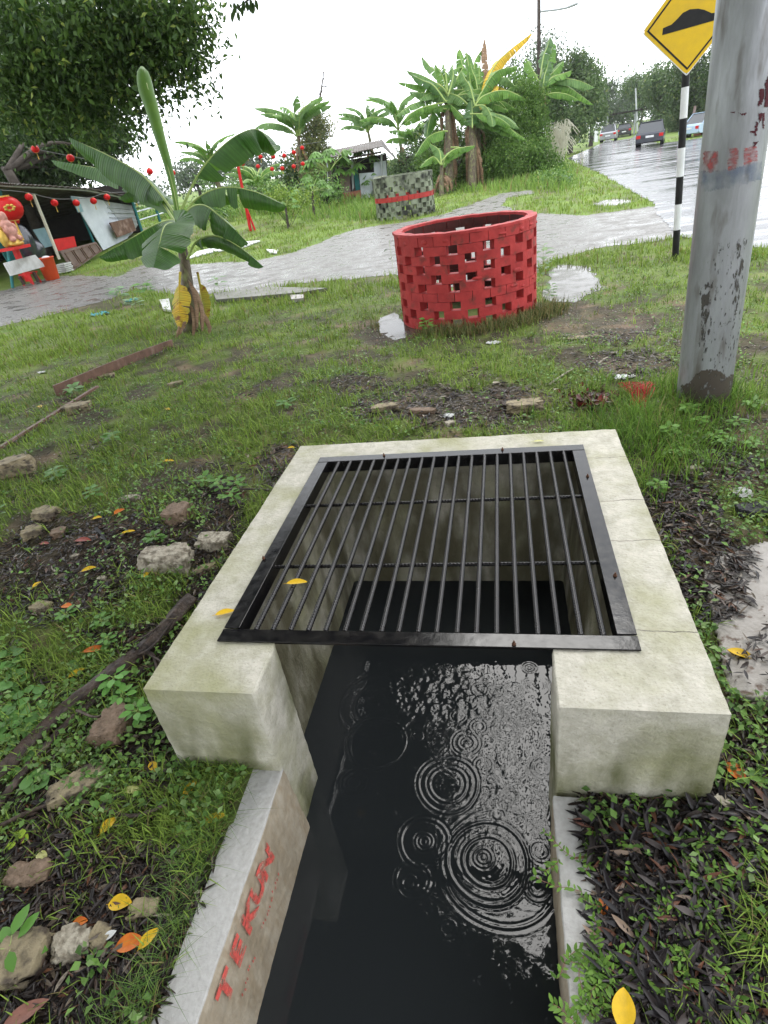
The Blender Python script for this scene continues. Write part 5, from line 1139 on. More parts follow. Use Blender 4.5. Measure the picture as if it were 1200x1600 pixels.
# ------------------------------------------------------------------ street lamp, small sign, cars, walls by the road
lb = D(842, 240, 33); lb = Vector((lb[0], lb[1], 0)); lt = aty(842, -30, lb[1]); t = thing('street_lamp', 'dark street lamp pole with a single arm above the banana clump', 'street lamp', lb)
mb = MB(); mb.tube([lb, lt], [.12, .09], 12); mb.build('pole', MT['bark'], t, smooth=True)
a0, a1, a2 = aty(843, 18, lb[1]), aty(870, 15, lb[1]-.3), aty(886, 12, lb[1]-.5); mb = MB(); mb.tube([a0, a1, a2], .05, 8); mb.build('arm', MT['zinc'], t)
a3 = aty(903, 5, lb[1]-.7); mb = MB(); d_ = (a3-a2); mb.bar(a2, a3, .22, .09); o = mb.build('lamp_head', MT['zinc'], t); bv = o.modifiers.new('b', 'BEVEL'); bv.width = .03; bv.segments = 3
p = D(996, 205, 85); t = thing('utility_pole', 'thin pale pole at the far end of the road', 'pole', (p[0], p[1], 0)); mb = MB(); mb.tube([(p[0], p[1], 0), aty(993, 138, p[1])], [.14, .1], 8); mb.build('shaft', MT['zinc'], t)
p = W(907, 223); t = thing('road_sign', 'small distant yellow diamond hump sign left of the road', 'road sign', p); s_ = dep(p)/FL; up0 = aty(909, 206, p[1]); 
n_ = 5; 
for k in range(n_): mb = MB(); mb.tube([p.lerp(up0, k/n_), p.lerp(up0, (k+1)/n_)], .04, 8); mb.build('post_band', MT['white'] if k % 2 else MT['black'], t)
c = aty(909, 196, p[1]-.06); r_ = 8.0*s_; mb = MB(); mb.prism([c+Vector((0, 0, r_)), c+Vector((r_, 0, 0)), c-Vector((0, 0, r_)), c-Vector((r_, 0, 0))], (0, .01, 0)); mb.build('board', MT['signyellow'], t)
mb = MB(); mb.prism([c+Vector((-r_*.5, -.004, -.1)), c+Vector((r_*.5, -.004, -.1)), c+Vector((r_*.5, -.004, 0)), c+Vector((r_*.2, -.004, .12)), c+Vector((-r_*.2, -.004, .12)), c+Vector((-r_*.5, -.004, 0))], (0, -.003, 0)); mb.build('hump_symbol', MT['black'], t)
def car(name, label, px, py, yaw, m, L_=4.3, Wd=1.7, H=1.4, suv=False, group='cars parked along the road', base=None):
    b0 = W(px, py) if base is None else base; t = thing(name, label, 'car', b0, group)
    R3 = Matrix.Rotation(yaw, 3, 'Z')
    def P(x, y, z): return b0+R3@Vector((x, y, z))
    hb = .95 if suv else .82; g0 = .22
    prof = [(-.5, g0+.12), (-.5, hb-.12), (-.485, hb), (-.18, hb+.02), (.25, hb), (.47, hb-.15), (.5, hb-.3), (.5, g0+.05), (.46, g0), (-.46, g0)]
    xs_ = [-.5, -.46, .46, .5]; mb = MB(); n = len(prof)
    for X_, shr in ((-.5, .94), (-.44, 1.0), (.44, 1.0), (.5, .94)):
        mb.v += [tuple(P(X_*Wd, y*L_*(1 if shr == 1 else .985), (z-.55)*shr+.55)) for y, z in prof]
    for s in range(3):
        for i in range(n): j = (i+1) % n; mb.f.append((s*n+i, s*n+j, (s+1)*n+j, (s+1)*n+i)); mb.mi.append(0)
    mb.f.append(tuple(range(n))); mb.f.append(tuple(3*n+i for i in range(n))[::-1]); mb.mi += [0, 0]; mb.build('body', m, t, smooth=False)
    ry0, ry1, tb0, tb1 = (-.49, .28, -.42, .08) if suv else (-.40, .28, -.26, .06)
    ring_ = [(-.46, ry0, hb), (.46, ry0, hb), (.46, ry1, hb), (-.46, ry1, hb), (-.37, tb0, H-.03), (.37, tb0, H-.03), (.37, tb1, H-.03), (-.37, tb1, H-.03)]
    v = [P(a*Wd, b_*L_, z) for a, b_, z in ring_]; mb = MB(); mb.add(v, [(0, 1, 5, 4), (1, 2, 6, 5), (2, 3, 7, 6), (3, 0, 4, 7), (4, 5, 6, 7)]); mb.build('windows', MT['glass'], t)
    mb = MB(); mb.prism([P(a*Wd, b_*L_, H-.028) for a, b_ in ((-.38, tb0-.01), (.38, tb0-.01), (.38, tb1+.01), (-.38, tb1+.01))], (0, 0, .04))
    for i in range(4): mb.bar(v[i], v[i+4], .07, .05, up=(0, 1, .2))
    mb.build('roof', m, t)
    for a in (-1, 1):
        for b_ in (-.31, .31):
            wc = P(a*(Wd/2-.1), b_*L_, .31); ax = R3@Vector((1, 0, 0)); mb = MB(); mb.tube([wc-ax*.1, wc+ax*.1], .31, 18); w_ = mb.build('wheel', MT['tyre'], t); mb = MB(); mb.tube([wc-ax*.105, wc+ax*.105], .18, 12); mb.build('rim', MT['zinc'], w_)
        mb = MB(); mb.prism([P(a*Wd*.5*.96-a*.0, -.502*L_, hb-.30), P(a*Wd*.33, -.502*L_, hb-.30), P(a*Wd*.33, -.502*L_, hb-.12), P(a*Wd*.5*.96, -.502*L_, hb-.12)], R3@Vector((0, -.02, 0))); mb.build('tail_light', MT['lightred'], t)
    mb = MB(); mb.box(P(0, -.508*L_, .58), (.5, .02, .12), yaw); mb.build('number_plate', MT['white'], t)
    mb = MB(); mb.box(P(0, -.505*L_, .38), (Wd*.94, .10, .2), yaw); mb.build('rear_bumper', m, t); return t
yr = R_(-9)
car('parked_car', 'dark sedan seen from behind on the right half of the wet road', 1016, 227, R_(-14), MT['cardark'], H=1.42)
car('parked_car', 'silver grey sport utility car parked at the left edge of the road', 951, 221, R_(-12), MT['carsilver'], H=1.6, suv=True)
car('parked_car', 'small dark car with a pale rear window farthest down the road', 975, 213.5, R_(-11), MT['carblack'], H=1.4, suv=True)
car('parked_car', 'pale blue car half hidden by the steel pole', 1108, 210, R_(-55), MT['carblue'], H=1.45)
def wallq(name, label, cat, a, b, h, th, m):
    a, b = W(*a), W(*b); d = (b-a).normalized(); mb = MB(); mb.bar(a+Vector((0, 0, h/2-.05)), b+Vector((0, 0, h/2-.05)), th, h); o = mb.build(name, m, loc=a); tag(o, label, cat); return o
wallq('low_wall', 'low white wall beside the silver car', 'wall', (920, 222), (930, 220), 1.3, .15, MT['whitedirty'])
wallq('gate_pillar', 'white gate pillar left of the silver car', 'pillar', (930, 222), (933, 221.6), 1.5, .3, MT['white'])
wallq('brick_wall', 'low orange brick wall beside the pale blue car', 'wall', (1083, 213), (1104, 210), .9, .2, MT['brickwall'])
p = W(1078, 214.5); mb = MB(); mb.tube([p, p+Vector((.1, 0, 1.9))], .09, 8); o = mb.build('wooden_post', MT['doorwood'], loc=p); tag(o, 'reddish wooden post at the end of the brick wall', 'post')
p = W(986, 207.5); t = thing('carport', 'open carport with a flat dark roof at the road end', 'carport', p); mb = MB(); mb.box(p+Vector((-1, 6, 2.7)), (11, 6, .15)); mb.build('roof', MT['darkinside'], t)
for dx in (-6, -2.5, 1, 4): mb = MB(); mb.box(p+Vector((dx, 3.4, 1.35)), (.18, .18, 2.7)); mb.build('post', MT['zinc'], t)

# ------------------------------------------------------------------ planks, rocks, slabs, rubbish
a, b_ = W(90, 619), W(271, 541); mb = MB(); pts = crom([a, a.lerp(b_, .5)+Vector((0, 0, .01)), b_], 9)
for i in range(8): mb.bar(pts[i]+Vector((0, 0, .05)), pts[i+1]+Vector((0, 0, .045)), .025, .12-.05*i/8)
o = mb.build('wooden_plank', MT['wood'], loc=a); tag(o, 'worn reddish plank standing on edge from the banana plant', 'plank')
a, b_ = W(-20, 712, .03), W(152, 604, .06); mb = MB(); mb.bar(a, b_, .035, .02); o = mb.build('wooden_lath', MT['wood'], loc=a); tag(o, 'thin brown wooden strip lying across the grass at the left edge', 'wood strip')
def rock(label, px, py, wpx, hpx, m='stone', seed=0, group=None, flat=1.0, name='rock'):
    r = random.Random(seed+int(px)); p = W(px, py); s = dep(p)/FL; bm = bmesh.new(); bmesh.ops.create_icosphere(bm, subdivisions=5, radius=1)
    rx, rz = wpx/2*s, max(hpx/2*s*.8, .006)*flat; ry = hpx/2*s*1.1
    for v in bm.verts:
        c = v.co; n = (float(fbm(c.x*1.3+px, c.y*1.3+c.z*1.7+py, 1.0))-.5)*.9+(float(fbm(c.x*5+px, c.y*5+c.z*4, 1.0))-.5)*.28+(float(fbm(c.x*14+px, c.y*14+c.z*12, 1.0))-.5)*.13
        f = 1+n; c2 = Vector((max(-.75, min(.75, c.x*f)), max(-.8, min(.8, c.y*f)), max(-.7, min(.7, c.z*f)))); v.co = Vector((c2.x*rx*1.25, c2.y*ry*1.2, c2.z*rz*1.4))
    bmesh.ops.rotate(bm, verts=bm.verts, matrix=Matrix.Rotation(.25+r.uniform(-.4, .4), 3, 'Z')); me = bpy.data.meshes.new(name); bm.to_mesh(me); bm.free()
    me.polygons.foreach_set('use_smooth', [True]*len(me.polygons)); me.materials.append(MT[m]); o = bpy.data.objects.new(name, me); COL.objects.link(o); o.location = p+Vector((0, 0, rz*.12)); return tag(o, label, 'rock', group)
for a in [('flat tan rock at the left edge below the wooden strip', 22, 735, 66, 40), ('tan rock under the thin wooden strip', 122, 642, 44, 26), ('small tan rock beside the standing plank', 168, 592, 26, 16), ('cream coloured block of stone in the grass left of the box', 280, 808, 38, 42, 'stonepink'),
          ('large pebbly concrete lump beside the left side of the box', 262, 878, 84, 48, 'stonepale'), ('broken pebbly concrete lump touching the box', 335, 850, 56, 30, 'stonepale'), ('angular tan rock in the dark leaf litter', 72, 806, 42, 26), ('round yellowish stone at the left in the litter', 52, 834, 32, 24), ('small pinkish stone beside the yellowish stone', 94, 835, 22, 20, 'stonepink'),
          ('mossy tan stone in the grass left of the log', 66, 952, 32, 22), ('flat stone touching the left rim of the box', 322, 890, 36, 16), ('reddish rock by the left block of the box', 180, 1140, 56, 60, 'stonepink'), ('mossy flat rock below the fallen branch', 125, 1232, 90, 46), ('smooth grey brown stone next to the yellow leaf', 226, 1423, 52, 28),
          ('mossy boulder at the bottom left behind the seedling', 40, 1505, 74, 70), ('broken pale pebble conglomerate at the bottom left', 118, 1480, 60, 50, 'stonepale'), ('rounded stone right of the pebble conglomerate', 160, 1468, 34, 34), ('reddish dirty rock at the lower left edge', 50, 1370, 72, 40, 'stonepink'), ('dark weathered boulder above the right of the litter', 820, 640, 60, 30, 'stone'),
          ('flat grey stone behind the back rim of the box', 602, 640, 46, 18, 'stone'), ('brown lump of earth beside the flat grey stone', 660, 645, 44, 14, 'stonepink'), ('small pale stone behind the back rim', 704, 664, 18, 14, 'stonepale'), ('pale rounded stone amid creeping plants at the bottom right', 990, 1540, 34, 30, 'stonepale'), ('small mossy lump on the right channel wall', 912, 1398, 32, 26, 'stonepale'),
          ('broken concrete chip at the corner of the right block', 1134, 1256, 26, 26, 'stonepale'), ('white stone among grass right of the box', 1083, 734, 24, 12, 'stonepale'), ('small whitish stone in front of the pole', 1070, 612, 40, 14, 'stonepale'), ('grey stone in the grass in the middle', 275, 602, 26, 12, 'stone')]: rock(*a)
for k, (px, py, s1, s2) in enumerate([(1102, 742, 14, 8), (480, 828, 12, 8), (205, 780, 30, 12), (118, 870, 12, 10), (160, 905, 14, 10), (870, 610, 10, 6), (775, 600, 12, 7), (540, 640, 10, 6), (1060, 780, 12, 8), (230, 1330, 26, 16), (175, 1340, 20, 12), (100, 1395, 24, 14), (260, 1325, 16, 10)]):
    rock('one of the loose pale pebbles scattered over the litter', px, py, s1, s2, 'stonepale', k, 'loose pale pebbles', name='pebble')
p = W(1172, 798); o = rock('broken lump of black asphalt at the right edge', 1185, 800, 70, 34, 'asphaltlump', name='asphalt_lump', flat=.8)
# concrete slab on the right
o = sheet('paving_slab', [SLAB], MT['slab'], .020, .8, 3.6, .006, .006, .05, .2, 1.3); del o['kind']; tag(o, 'broken pale concrete slab strewn with leaf bits right of the box', 'slab')
sm = o.modifiers.new('thick', 'SOLIDIFY'); sm.thickness = .04; sm.offset = 0 if False else (-1 if o.data.polygons[0].normal.z > 0 else 1)
def flat(name, label, cat, pts, m, h=.03):
    q = [W(*p, .015) for p in pts]; mb = MB(); mb.prism(q, (0, 0, h)); o = mb.build(name, m, loc=q[0]); tag(o, label, cat)
flat('white_sheet', 'long white flat sheet lying in the grass beyond the path', 'sheet', [(295, 405), (335, 394), (370, 391), (408, 377), (371, 379), (307, 390)], MT['white'])
flat('white_sheet', 'small white tile lying in the grass beyond the path', 'sheet', [(416, 391), (435, 392), (432, 397), (422, 396)], MT['white'])
mat('damp_slab', (.17, .165, .14), (.10, .10, .08), 4, .5, spec=.2, bump=.5)
flat('kerb_slab', 'long flat concrete slab along the near edge of the path', 'slab', [(335, 463), (421, 453), (512, 455), (470, 462), (339, 473)], MT['damp_slab'], .05)
flat('kerb_slab', 'small concrete block against the long slab', 'slab', [(455, 466), (475, 465), (476, 471), (456, 473)], MT['slab'], .05)
flat('white_sheet', 'pale broken board left of the banana trunk', 'sheet', [(250, 472), (265, 470), (268, 488), (256, 486)], MT['whitedirty'], .04)
# crumpled litter
def crumple(name, label, cat, px, py, wpx, hpx, m, seed, h=.4, amp=.5):
    p = W(px, py, .01); s = dep(p)/FL; n = 16; r = np.random.default_rng(seed); a = np.linspace(-1, 1, n); A, B = np.meshgrid(a, a, indexing='ij'); Hh_ = np.abs(fbm(A*1.5+seed, B*1.5, 1.3)-.5)*2*amp
    k = (A**2+B**2)**.5 < .75+.3*fbm(A+seed, B, 1.1); ky = hpx*s*1.6
    V = np.stack([p[0]+A*wpx*s*.5, p[1]+B*ky*.5, p[2]+Hh_*wpx*s*h], -1).reshape(-1, 3); I = np.arange(n*n).reshape(n, n); kk = k[:-1, :-1]; F = np.stack([I[:-1, :-1], I[1:, :-1], I[1:, 1:], I[:-1, 1:]], -1)[kk]
    o = npmesh(name, V, F, None, m, loc=p); tag(o, label, cat)
crumple('plastic_bag', 'crumpled turquoise plastic sheet by the path edge', 'plastic bag', 155, 492, 34, 14, MT['tarp'], 3); crumple('plastic_bag', 'turquoise plastic scrap in the weeds left of the banana plant', 'plastic bag', 205, 470, 24, 12, MT['tarp'], 4)
crumple('tarpaulin', 'grey green tarpaulin heap on the grass right of the vines', 'tarpaulin', 876, 284, 32, 8, MT['tarpgrey'], 5, .5, .9)
crumple('plastic_bag', 'white plastic scrap near the red string heap', 'plastic bag', 975, 590, 34, 10, MT['white'], 6); crumple('plastic_bag', 'crumpled clear plastic in the grass behind the box', 'plastic bag', 700, 650, 20, 12, MT['whitedirty'], 7)
crumple('plastic_bag', 'grey plastic litter in front of the planter', 'plastic bag', 770, 536, 26, 10, MT['whitedirty'], 8); crumple('plastic_bag', 'grey plastic litter in the weeds behind the asphalt lump', 'plastic bag', 1160, 770, 30, 22, MT['whitedirty'], 9)
crumple('rotting_board', 'grey rotting scrap of board behind the box', 'board', 800, 630, 50, 18, MT['oldwood'], 10, .3, .8); crumple('sand_patch', 'small heap of orange sand in the bare ground right of planter', 'sand', 905, 527, 60, 12, MT['stone'], 11, .08, .3)
r_ = np.random.default_rng(12); n_ = 420; px_ = r_.normal(925, 20, n_); py_ = r_.normal(624, 8, n_); P_ = np.array([tuple(W(a, b_, max(0, .07*(1-((a-925)/42)**2-((b_-624)/18)**2))*r_.random()+.004)) for a, b_ in zip(px_, py_)])
V, F4, F3, k = leafset(P_, r_.normal(size=(n_, 3))*[1, 1, .5], np.tile([0, 0, 1.], (n_, 1))+r_.normal(size=(n_, 3))*.7, r_.uniform(.02, .06, n_), r_.uniform(.012, .03, n_), r_.uniform(-.3, .6, n_), True, .4)
c_ = np.array([(.10, .02, .018), (.20, .03, .03), (.06, .03, .022), (.14, .09, .06), (.28, .22, .16)])[r_.choice(5, n_, p=[.34, .22, .24, .14, .06])]; o = npmesh('rubbish_heap', V, F4, F3, MT['litter'], loc=tuple(W(925, 622)), color=np.repeat(c_, k, 0)); tag(o, 'heap of dark red wet scraps behind the box', 'rubbish', kind='stuff')
crumple('plastic_bag', 'pale scrap in the grass left of the green tufts', 'plastic bag', 65, 582, 14, 8, MT['whitedirty'], 13)
mb = MB(); hp_ = W(990, 632)
for k in range(46):
    a = W(998, 636, .0)+Vector((rd.uniform(-.05, .05), rd.uniform(-.05, .05), 0)); b_ = W(rd.uniform(965, 1025), rd.uniform(596, 606), rd.uniform(.02, .08)); mb.tube(crom([a, a.lerp(b_, .5)+Vector((rd.uniform(-.03, .03), 0, rd.uniform(.02, .08))), b_], 6), .0022, 4)
o = mb.build('red_string', MT['redmesh'], loc=hp_); tag(o, 'tangle of red plastic strings in the grass near the pole', 'string')
for k, (a, b_, l_) in enumerate([((858, 601), (896, 576), 'thin pale stick pointing at the red rubbish heap'), ((935, 568), (950, 558), 'short pale stick above the red rubbish heap'), ((640, 672), (695, 656), 'short brown stick behind the back rim'), ((1060, 570), (1062, 584), 'small white paper slip beside the pole'), ((440, 770), (360, 765), 'dry twig by the left rim of the box'), ((1085, 905), (1155, 925), 'dark thin twig across the slab')]):
    mb = MB(); p0, p1 = W(*a, .015), W(*b_, .02); mb.tube(crom([p0, p0.lerp(p1, .5)+Vector((.01, .01, .008)), p1], 8), [.008, .008, .007, .007, .006, .006, .005, .004], 6); o = mb.build('stick', MT['oldwood'] if k > 1 else MT['stonepale'], loc=p0); tag(o, l_, 'stick')
# fallen branch left of the box
bp_ = [(-40, 1240), (20, 1190), (90, 1120), (160, 1065), (220, 1020), (262, 978), (300, 935)]
t = thing('fallen_branch', 'thick dark wet branch lying diagonally to the left of the box', 'branch', W(120, 1100)); mb = MB(); pts = crom([W(x, y, .03) for x, y in bp_], 50)
def gnarl(pts, r0, r1, seed, n=14):
    mb = MB(); k = len(pts); mb.tube(pts, [ (r0+(r1-r0)*i/(k-1))*(1+.05*math.sin(i*.7+seed)+.05*math.sin(i*1.9)) for i in range(k)], n)
    for i, v in enumerate(mb.v):
        c = pts[min(i//n, k-1)]; d = Vector(v)-c; j = i % n; mb.v[i] = tuple(c+d*(1+.22*math.sin(j*2.4+i//n*.15+seed)))
    return mb
gnarl(pts, .028, .035, 1).build('trunk', MT['oldwood'], t, smooth=True)
gnarl(crom([W(x, y, .02) for x, y in [(-20, 1280), (60, 1180), (130, 1110), (200, 1060), (250, 1030)]], 40), .014, .02, 2, 10).build('limb', MT['oldwood'], t, smooth=True)
gnarl(crom([W(x, y, .05) for x, y in [(150, 1075), (190, 1035), (235, 1020), (250, 1060)]], 30), .01, .008, 3, 8).build('limb', MT['oldwood'], t, smooth=True)
gnarl(crom([W(x, y, .03) for x, y in [(0, 1290), (60, 1262), (120, 1250), (200, 1275), (260, 1258)]], 40), .008, .006, 4, 8).build('limb', MT['oldwood'], t, smooth=True)
for k, (a, b_, c_) in enumerate([((270, 970), (238, 1010), (200, 1030)), ((285, 950), (240, 985), (210, 1005)), ((120, 1110), (150, 1120), (180, 1105)), ((230, 1020), (262, 1045), (240, 1075))]):
    gnarl(crom([W(*a, .05), W(*b_, .07), W(*c_, .03)], 20), .006, .003, k, 6).build('rootlet', MT['oldwood'], t, smooth=True)
# black cable piece
mb = MB(); mb.tube(crom([W(150, 826, .02), W(162, 838, .02), W(170, 856, .01)], 8), .011, 8); o = mb.build('charred_stick', MT['black'], loc=W(160, 840)); tag(o, 'short black charred stick in the leaf litter', 'stick')

# single fallen leaves
def fleaf(label, px, py, lpx, wpx, ang, m, z=None, curl=.06, dz=.02):
    p = W(px, py, dz) if z is None else Wz(px, py, z); s = dep(p)/FL; a = R_(ang); n = 10; mb = MB(); vs = []; L_ = lpx*s*1.15; w_ = wpx*s*1.15
    for i in range(n+1):
        t = i/n; hw = w_/2*math.sin(math.pi*t)**.75*(1-.25*t)+.0003
        for k, u in enumerate((-1, -.5, 0, .5, 1)):
            x = (t-.5)*L_; y = u*hw; zz = abs(u)*hw*.35+math.sin(t*3.1)*curl*L_*.3+.002
            vs.append((p[0]+x*math.cos(a)-y*math.sin(a), p[1]+x*math.sin(a)+y*math.cos(a), p[2]+zz))
    mb.add(vs, [(i*5+k, i*5+k+1, i*5+k+6, i*5+k+5) for i in range(n) for k in range(4)])
    x0_ = -.5*L_; mb.tube([(p[0]+x0_*math.cos(a), p[1]+x0_*math.sin(a), p[2]+.002), (p[0]+(x0_-.012)*math.cos(a), p[1]+(x0_-.012)*math.sin(a), p[2]+.001)], .0008, 4)
    o = mb.build('fallen_leaf', MT[m], loc=p, smooth=True, recalc=False); tag(o, label, 'leaf', 'fallen leaves')
for a in [('yellow leaf lying across the bars near the front left of the grate', 464, 911, 30, 13, 5, 'leafyellow', .238), ('yellow brown leaf on the left rim of the concrete box', 352, 958, 28, 13, 20, 'leafyellow', .225), ('small pale leaf on the back right of the rim', 842, 690, 14, 6, 0, 'leafpale', .225),
          ('rounded yellow orange leaf touching the smooth grey stone', 188, 1412, 34, 24, 10, 'leafyellow'), ('orange leaf beside a yellow one at the bottom left', 203, 1475, 40, 26, 20, 'leaforange'), ('yellow leaf overlapping the orange leaf at the bottom left', 233, 1467, 32, 18, 60, 'leafyellow'), ('large yellow leaf at the bottom edge on the right', 974, 1578, 52, 34, 80, 'leafyellow', -.13, .03),
          ('yellow orange leaf standing in the grass beside the left channel wall', 298, 1232, 30, 14, 75, 'leafyellow'), ('pale yellow leaf in dark litter below the left block', 240, 1199, 22, 13, -35, 'leafyellow'), ('yellow green leaf below the left block in the grass', 208, 1236, 32, 13, 0, 'leafpale'), ('bright yellow leaf in the grass below the fallen branch', 170, 1290, 26, 18, 65, 'leafyellow'),
          ('brownish yellow leaf beside the top of the left channel wall', 336, 1279, 30, 14, 25, 'leafyellow'), ('bright green yellow leaf scrap at the left below the branch', 66, 1338, 18, 14, 0, 'leafpale'), ('orange leaf by the upper end of the fallen branch', 148, 1016, 34, 14, 15, 'leaforange'), ('yellow orange leaf curled above the branch', 120, 1052, 22, 12, 50, 'leafyellow'),
          ('yellow leaf in the grass between stones and box', 139, 890, 20, 11, 30, 'leafyellow'), ('yellow leaf right of the litter patch', 230, 898, 14, 9, 85, 'leafyellow'), ('pink red leaf in the litter on the left', 130, 845, 26, 12, 0, 'leafred'), ('small yellow leaf beside the dark litter', 152, 810, 13, 9, 20, 'leafyellow'), ('orange leaf at the top of the litter patch', 187, 800, 16, 14, 60, 'leaforange'),
          ('orange yellow leaf lying low in the litter', 200, 832, 20, 8, 20, 'leafyellow'), ('small yellow leaf near the left edge by a stone', 58, 914, 14, 9, 80, 'leafyellow'), ('yellow leaf in the grass in the upper left', 262, 721, 20, 8, 0, 'leafyellow'), ('small yellow leaf by the grass near the middle left', 262, 640, 12, 7, -30, 'leafyellow'), ('yellow leaf on the concrete slab at the right', 1158, 1023, 34, 17, -30, 'leafyellow'),
          ('orange brown leaf right of the right block', 1150, 1208, 34, 24, -70, 'leaforange'), ('pink brown leaf lying in the right litter', 1160, 1365, 50, 20, -40, 'leafpink'), ('brown orange leaf beside the right channel wall', 942, 1416, 28, 14, 85, 'leaforange'), ('tan leaf near the top of the right channel wall', 915, 1288, 36, 12, -15, 'leafpink'), ('pale curled leaf in the litter below the right block', 982, 1409, 28, 11, 35, 'leafpale'),
          ('red brown leaf at the left in the litter row', 70, 850, 14, 8, 0, 'leafred'), ('brown leaf at the bottom left corner', 40, 1585, 60, 26, 40, 'leafpink'), ('orange leaf in the grass by the stones', 105, 948, 18, 12, 0, 'leaforange'), ('yellow spotted leaf left of the smooth stone', 125, 1442, 22, 15, 20, 'leaforange'), ('tan leaf scrap in the grass by the plank', 62, 636, 14, 8, -30, 'leafyellow'), ('white leaf scrap between pebbles and orange leaf', 172, 1462, 18, 12, 45, 'whitedirty'),
          ('yellow leaf at the grass edge near the rim corner', 455, 700, 10, 7, 0, 'leafyellow'), ('pale orange leaf in the right litter beside the block', 1092, 1295, 24, 10, -25, 'leaforange')]: fleaf(*a)

# ------------------------------------------------------------------ small plants near the camera
def weed(label, px, py, hpx, lpx, wpx, nl, seed, col=(.11, .25, .045), name='weed', tilt=0, pairs=False, group=None, cat='plant'):
    lpx *= .8; p = W(px, py); s = dep(p)/FL; r = random.Random(seed); t = thing(name, label, cat, p, group); top = p+Vector((r.uniform(-.02, .02), r.uniform(-.02, .02), hpx*s)); mb = MB(); mb.tube(crom([p-Vector((0, 0, .01)), p.lerp(top, .5), top], 6), .0018, 5)
    P = []; Dd = []; N = []; Ls = []
    for i in range(nl):
        f = .45+.55*i/nl; b0 = p.lerp(top, f); a = i*2.4+r.uniform(-.3, .3); d = Vector((math.cos(a), math.sin(a), .35+.5*f)); st = b0+d*lpx*s*.35*(1.3-f*.6); mb.tube([b0, st], .0011, 4); P.append(tuple(st)); Dd.append((d[0], d[1], r.uniform(-.1, .35))); N.append((r.uniform(-.2, .2), r.uniform(-.2, .2), 1)); Ls.append(lpx*s*r.uniform(.75, 1.15))
    mb.build('stem', MT['ban_rib'], t); V, F4, F3, k = leafset(np.array(P), np.array(Dd), np.array(N), np.array(Ls), np.array(Ls)*wpx/lpx, .12, True, .12)
    c = np.array(col)*np.random.default_rng(seed).uniform(.8, 1.25, (nl, 1)); npmesh('leaves', V, F4, F3, MT['leaf'], parent=t, color=np.repeat(c, k, 0), smooth=True); return t
weed('bright green seedling with large pointed leaves at the bottom left', 30, 1500, 30, 52, 22, 7, 1)
weed('light green leafy sprig over the fallen branch', 178, 1078, 24, 26, 11, 14, 2, (.16, .36, .08)); weed('light green sprig touching the left block', 225, 1128, 26, 24, 11, 14, 3, (.16, .36, .08)); weed('small sprig between the branch and left block', 205, 1100, 26, 22, 10, 12, 4, (.16, .34, .08))
for i, (px, py) in enumerate([(18, 1035), (28, 1068), (12, 1090), (50, 1095), (30, 1118), (8, 1125), (60, 1120), (20, 1150), (45, 1140), (5, 1175), (55, 1145), (38, 1200), (62, 1222), (2, 1060)]):
    weed('pale green creeping weed with round leaves at the left edge', px, py, 10, 24, 24, 5, 10+i, (.13, .28, .07), 'round_leaf_weed', group='round-leaved weeds at the left edge')
weed('yellow green clover like sprig at the left edge', 38, 1310, 8, 20, 18, 4, 31, (.35, .5, .05)); weed('pale leaved sprig at the left edge beside the stones', 4, 812, 20, 22, 8, 6, 32)
for i, (px, py, h) in enumerate([(180, 695, 16), (95, 755, 24), (150, 780, 18), (350, 775, 26), (375, 770, 22), (165, 980, 16), (170, 1010, 18), (108, 965, 8), (245, 845, 10), (370, 790, 24), (450, 640, 12), (120, 620, 14), (320, 760, 16)]):
    weed('light green broad leaved weed among the grass left of the box', px, py, h, 18, 9, 12, 40+i, (.11, .23, .05), group='broad-leaved weeds in the left grass')
for i, (px, py, h) in enumerate([(1045, 690, 26), (1090, 670, 16), (1110, 690, 14), (1060, 720, 20), (1150, 670, 14), (1075, 650, 16), (1030, 770, 18), (1180, 640, 12), (1130, 700, 12), (1170, 700, 12)]):
    weed('light green broad leaved weed in front of the steel pole', px, py, h, 16, 8, 14, 60+i, (.14, .28, .05), group='broad-leaved weeds in front of the pole')
weed('leafy weed growing at the foot of the red planter', 670, 527, 26, 16, 8, 10, 80, (.16, .33, .06)); weed('tall weedy plant on the right side of the red planter', 848, 468, 78, 18, 7, 26, 81, (.12, .22, .06)); weed('thin dark weed on the left side of the red planter', 617, 440, 60, 12, 5, 12, 82, (.06, .09, .04))
weed('thin weed on the near edge of the path', 345, 462, 26, 16, 7, 10, 83, (.13, .24, .08)); weed('bushy weed right of the planter weed', 858, 478, 30, 14, 6, 18, 84, (.12, .22, .06)); weed('second green weed left of the banana trunk', 235, 475, 30, 18, 8, 22, 85); weed('pale leafy weed beside the turquoise plastic', 190, 478, 26, 18, 8, 22, 86, (.2, .33, .16)); weed('white flecked weed in the grass left of the banana plant', 215, 490, 20, 16, 7, 22, 87, (.22, .33, .18))

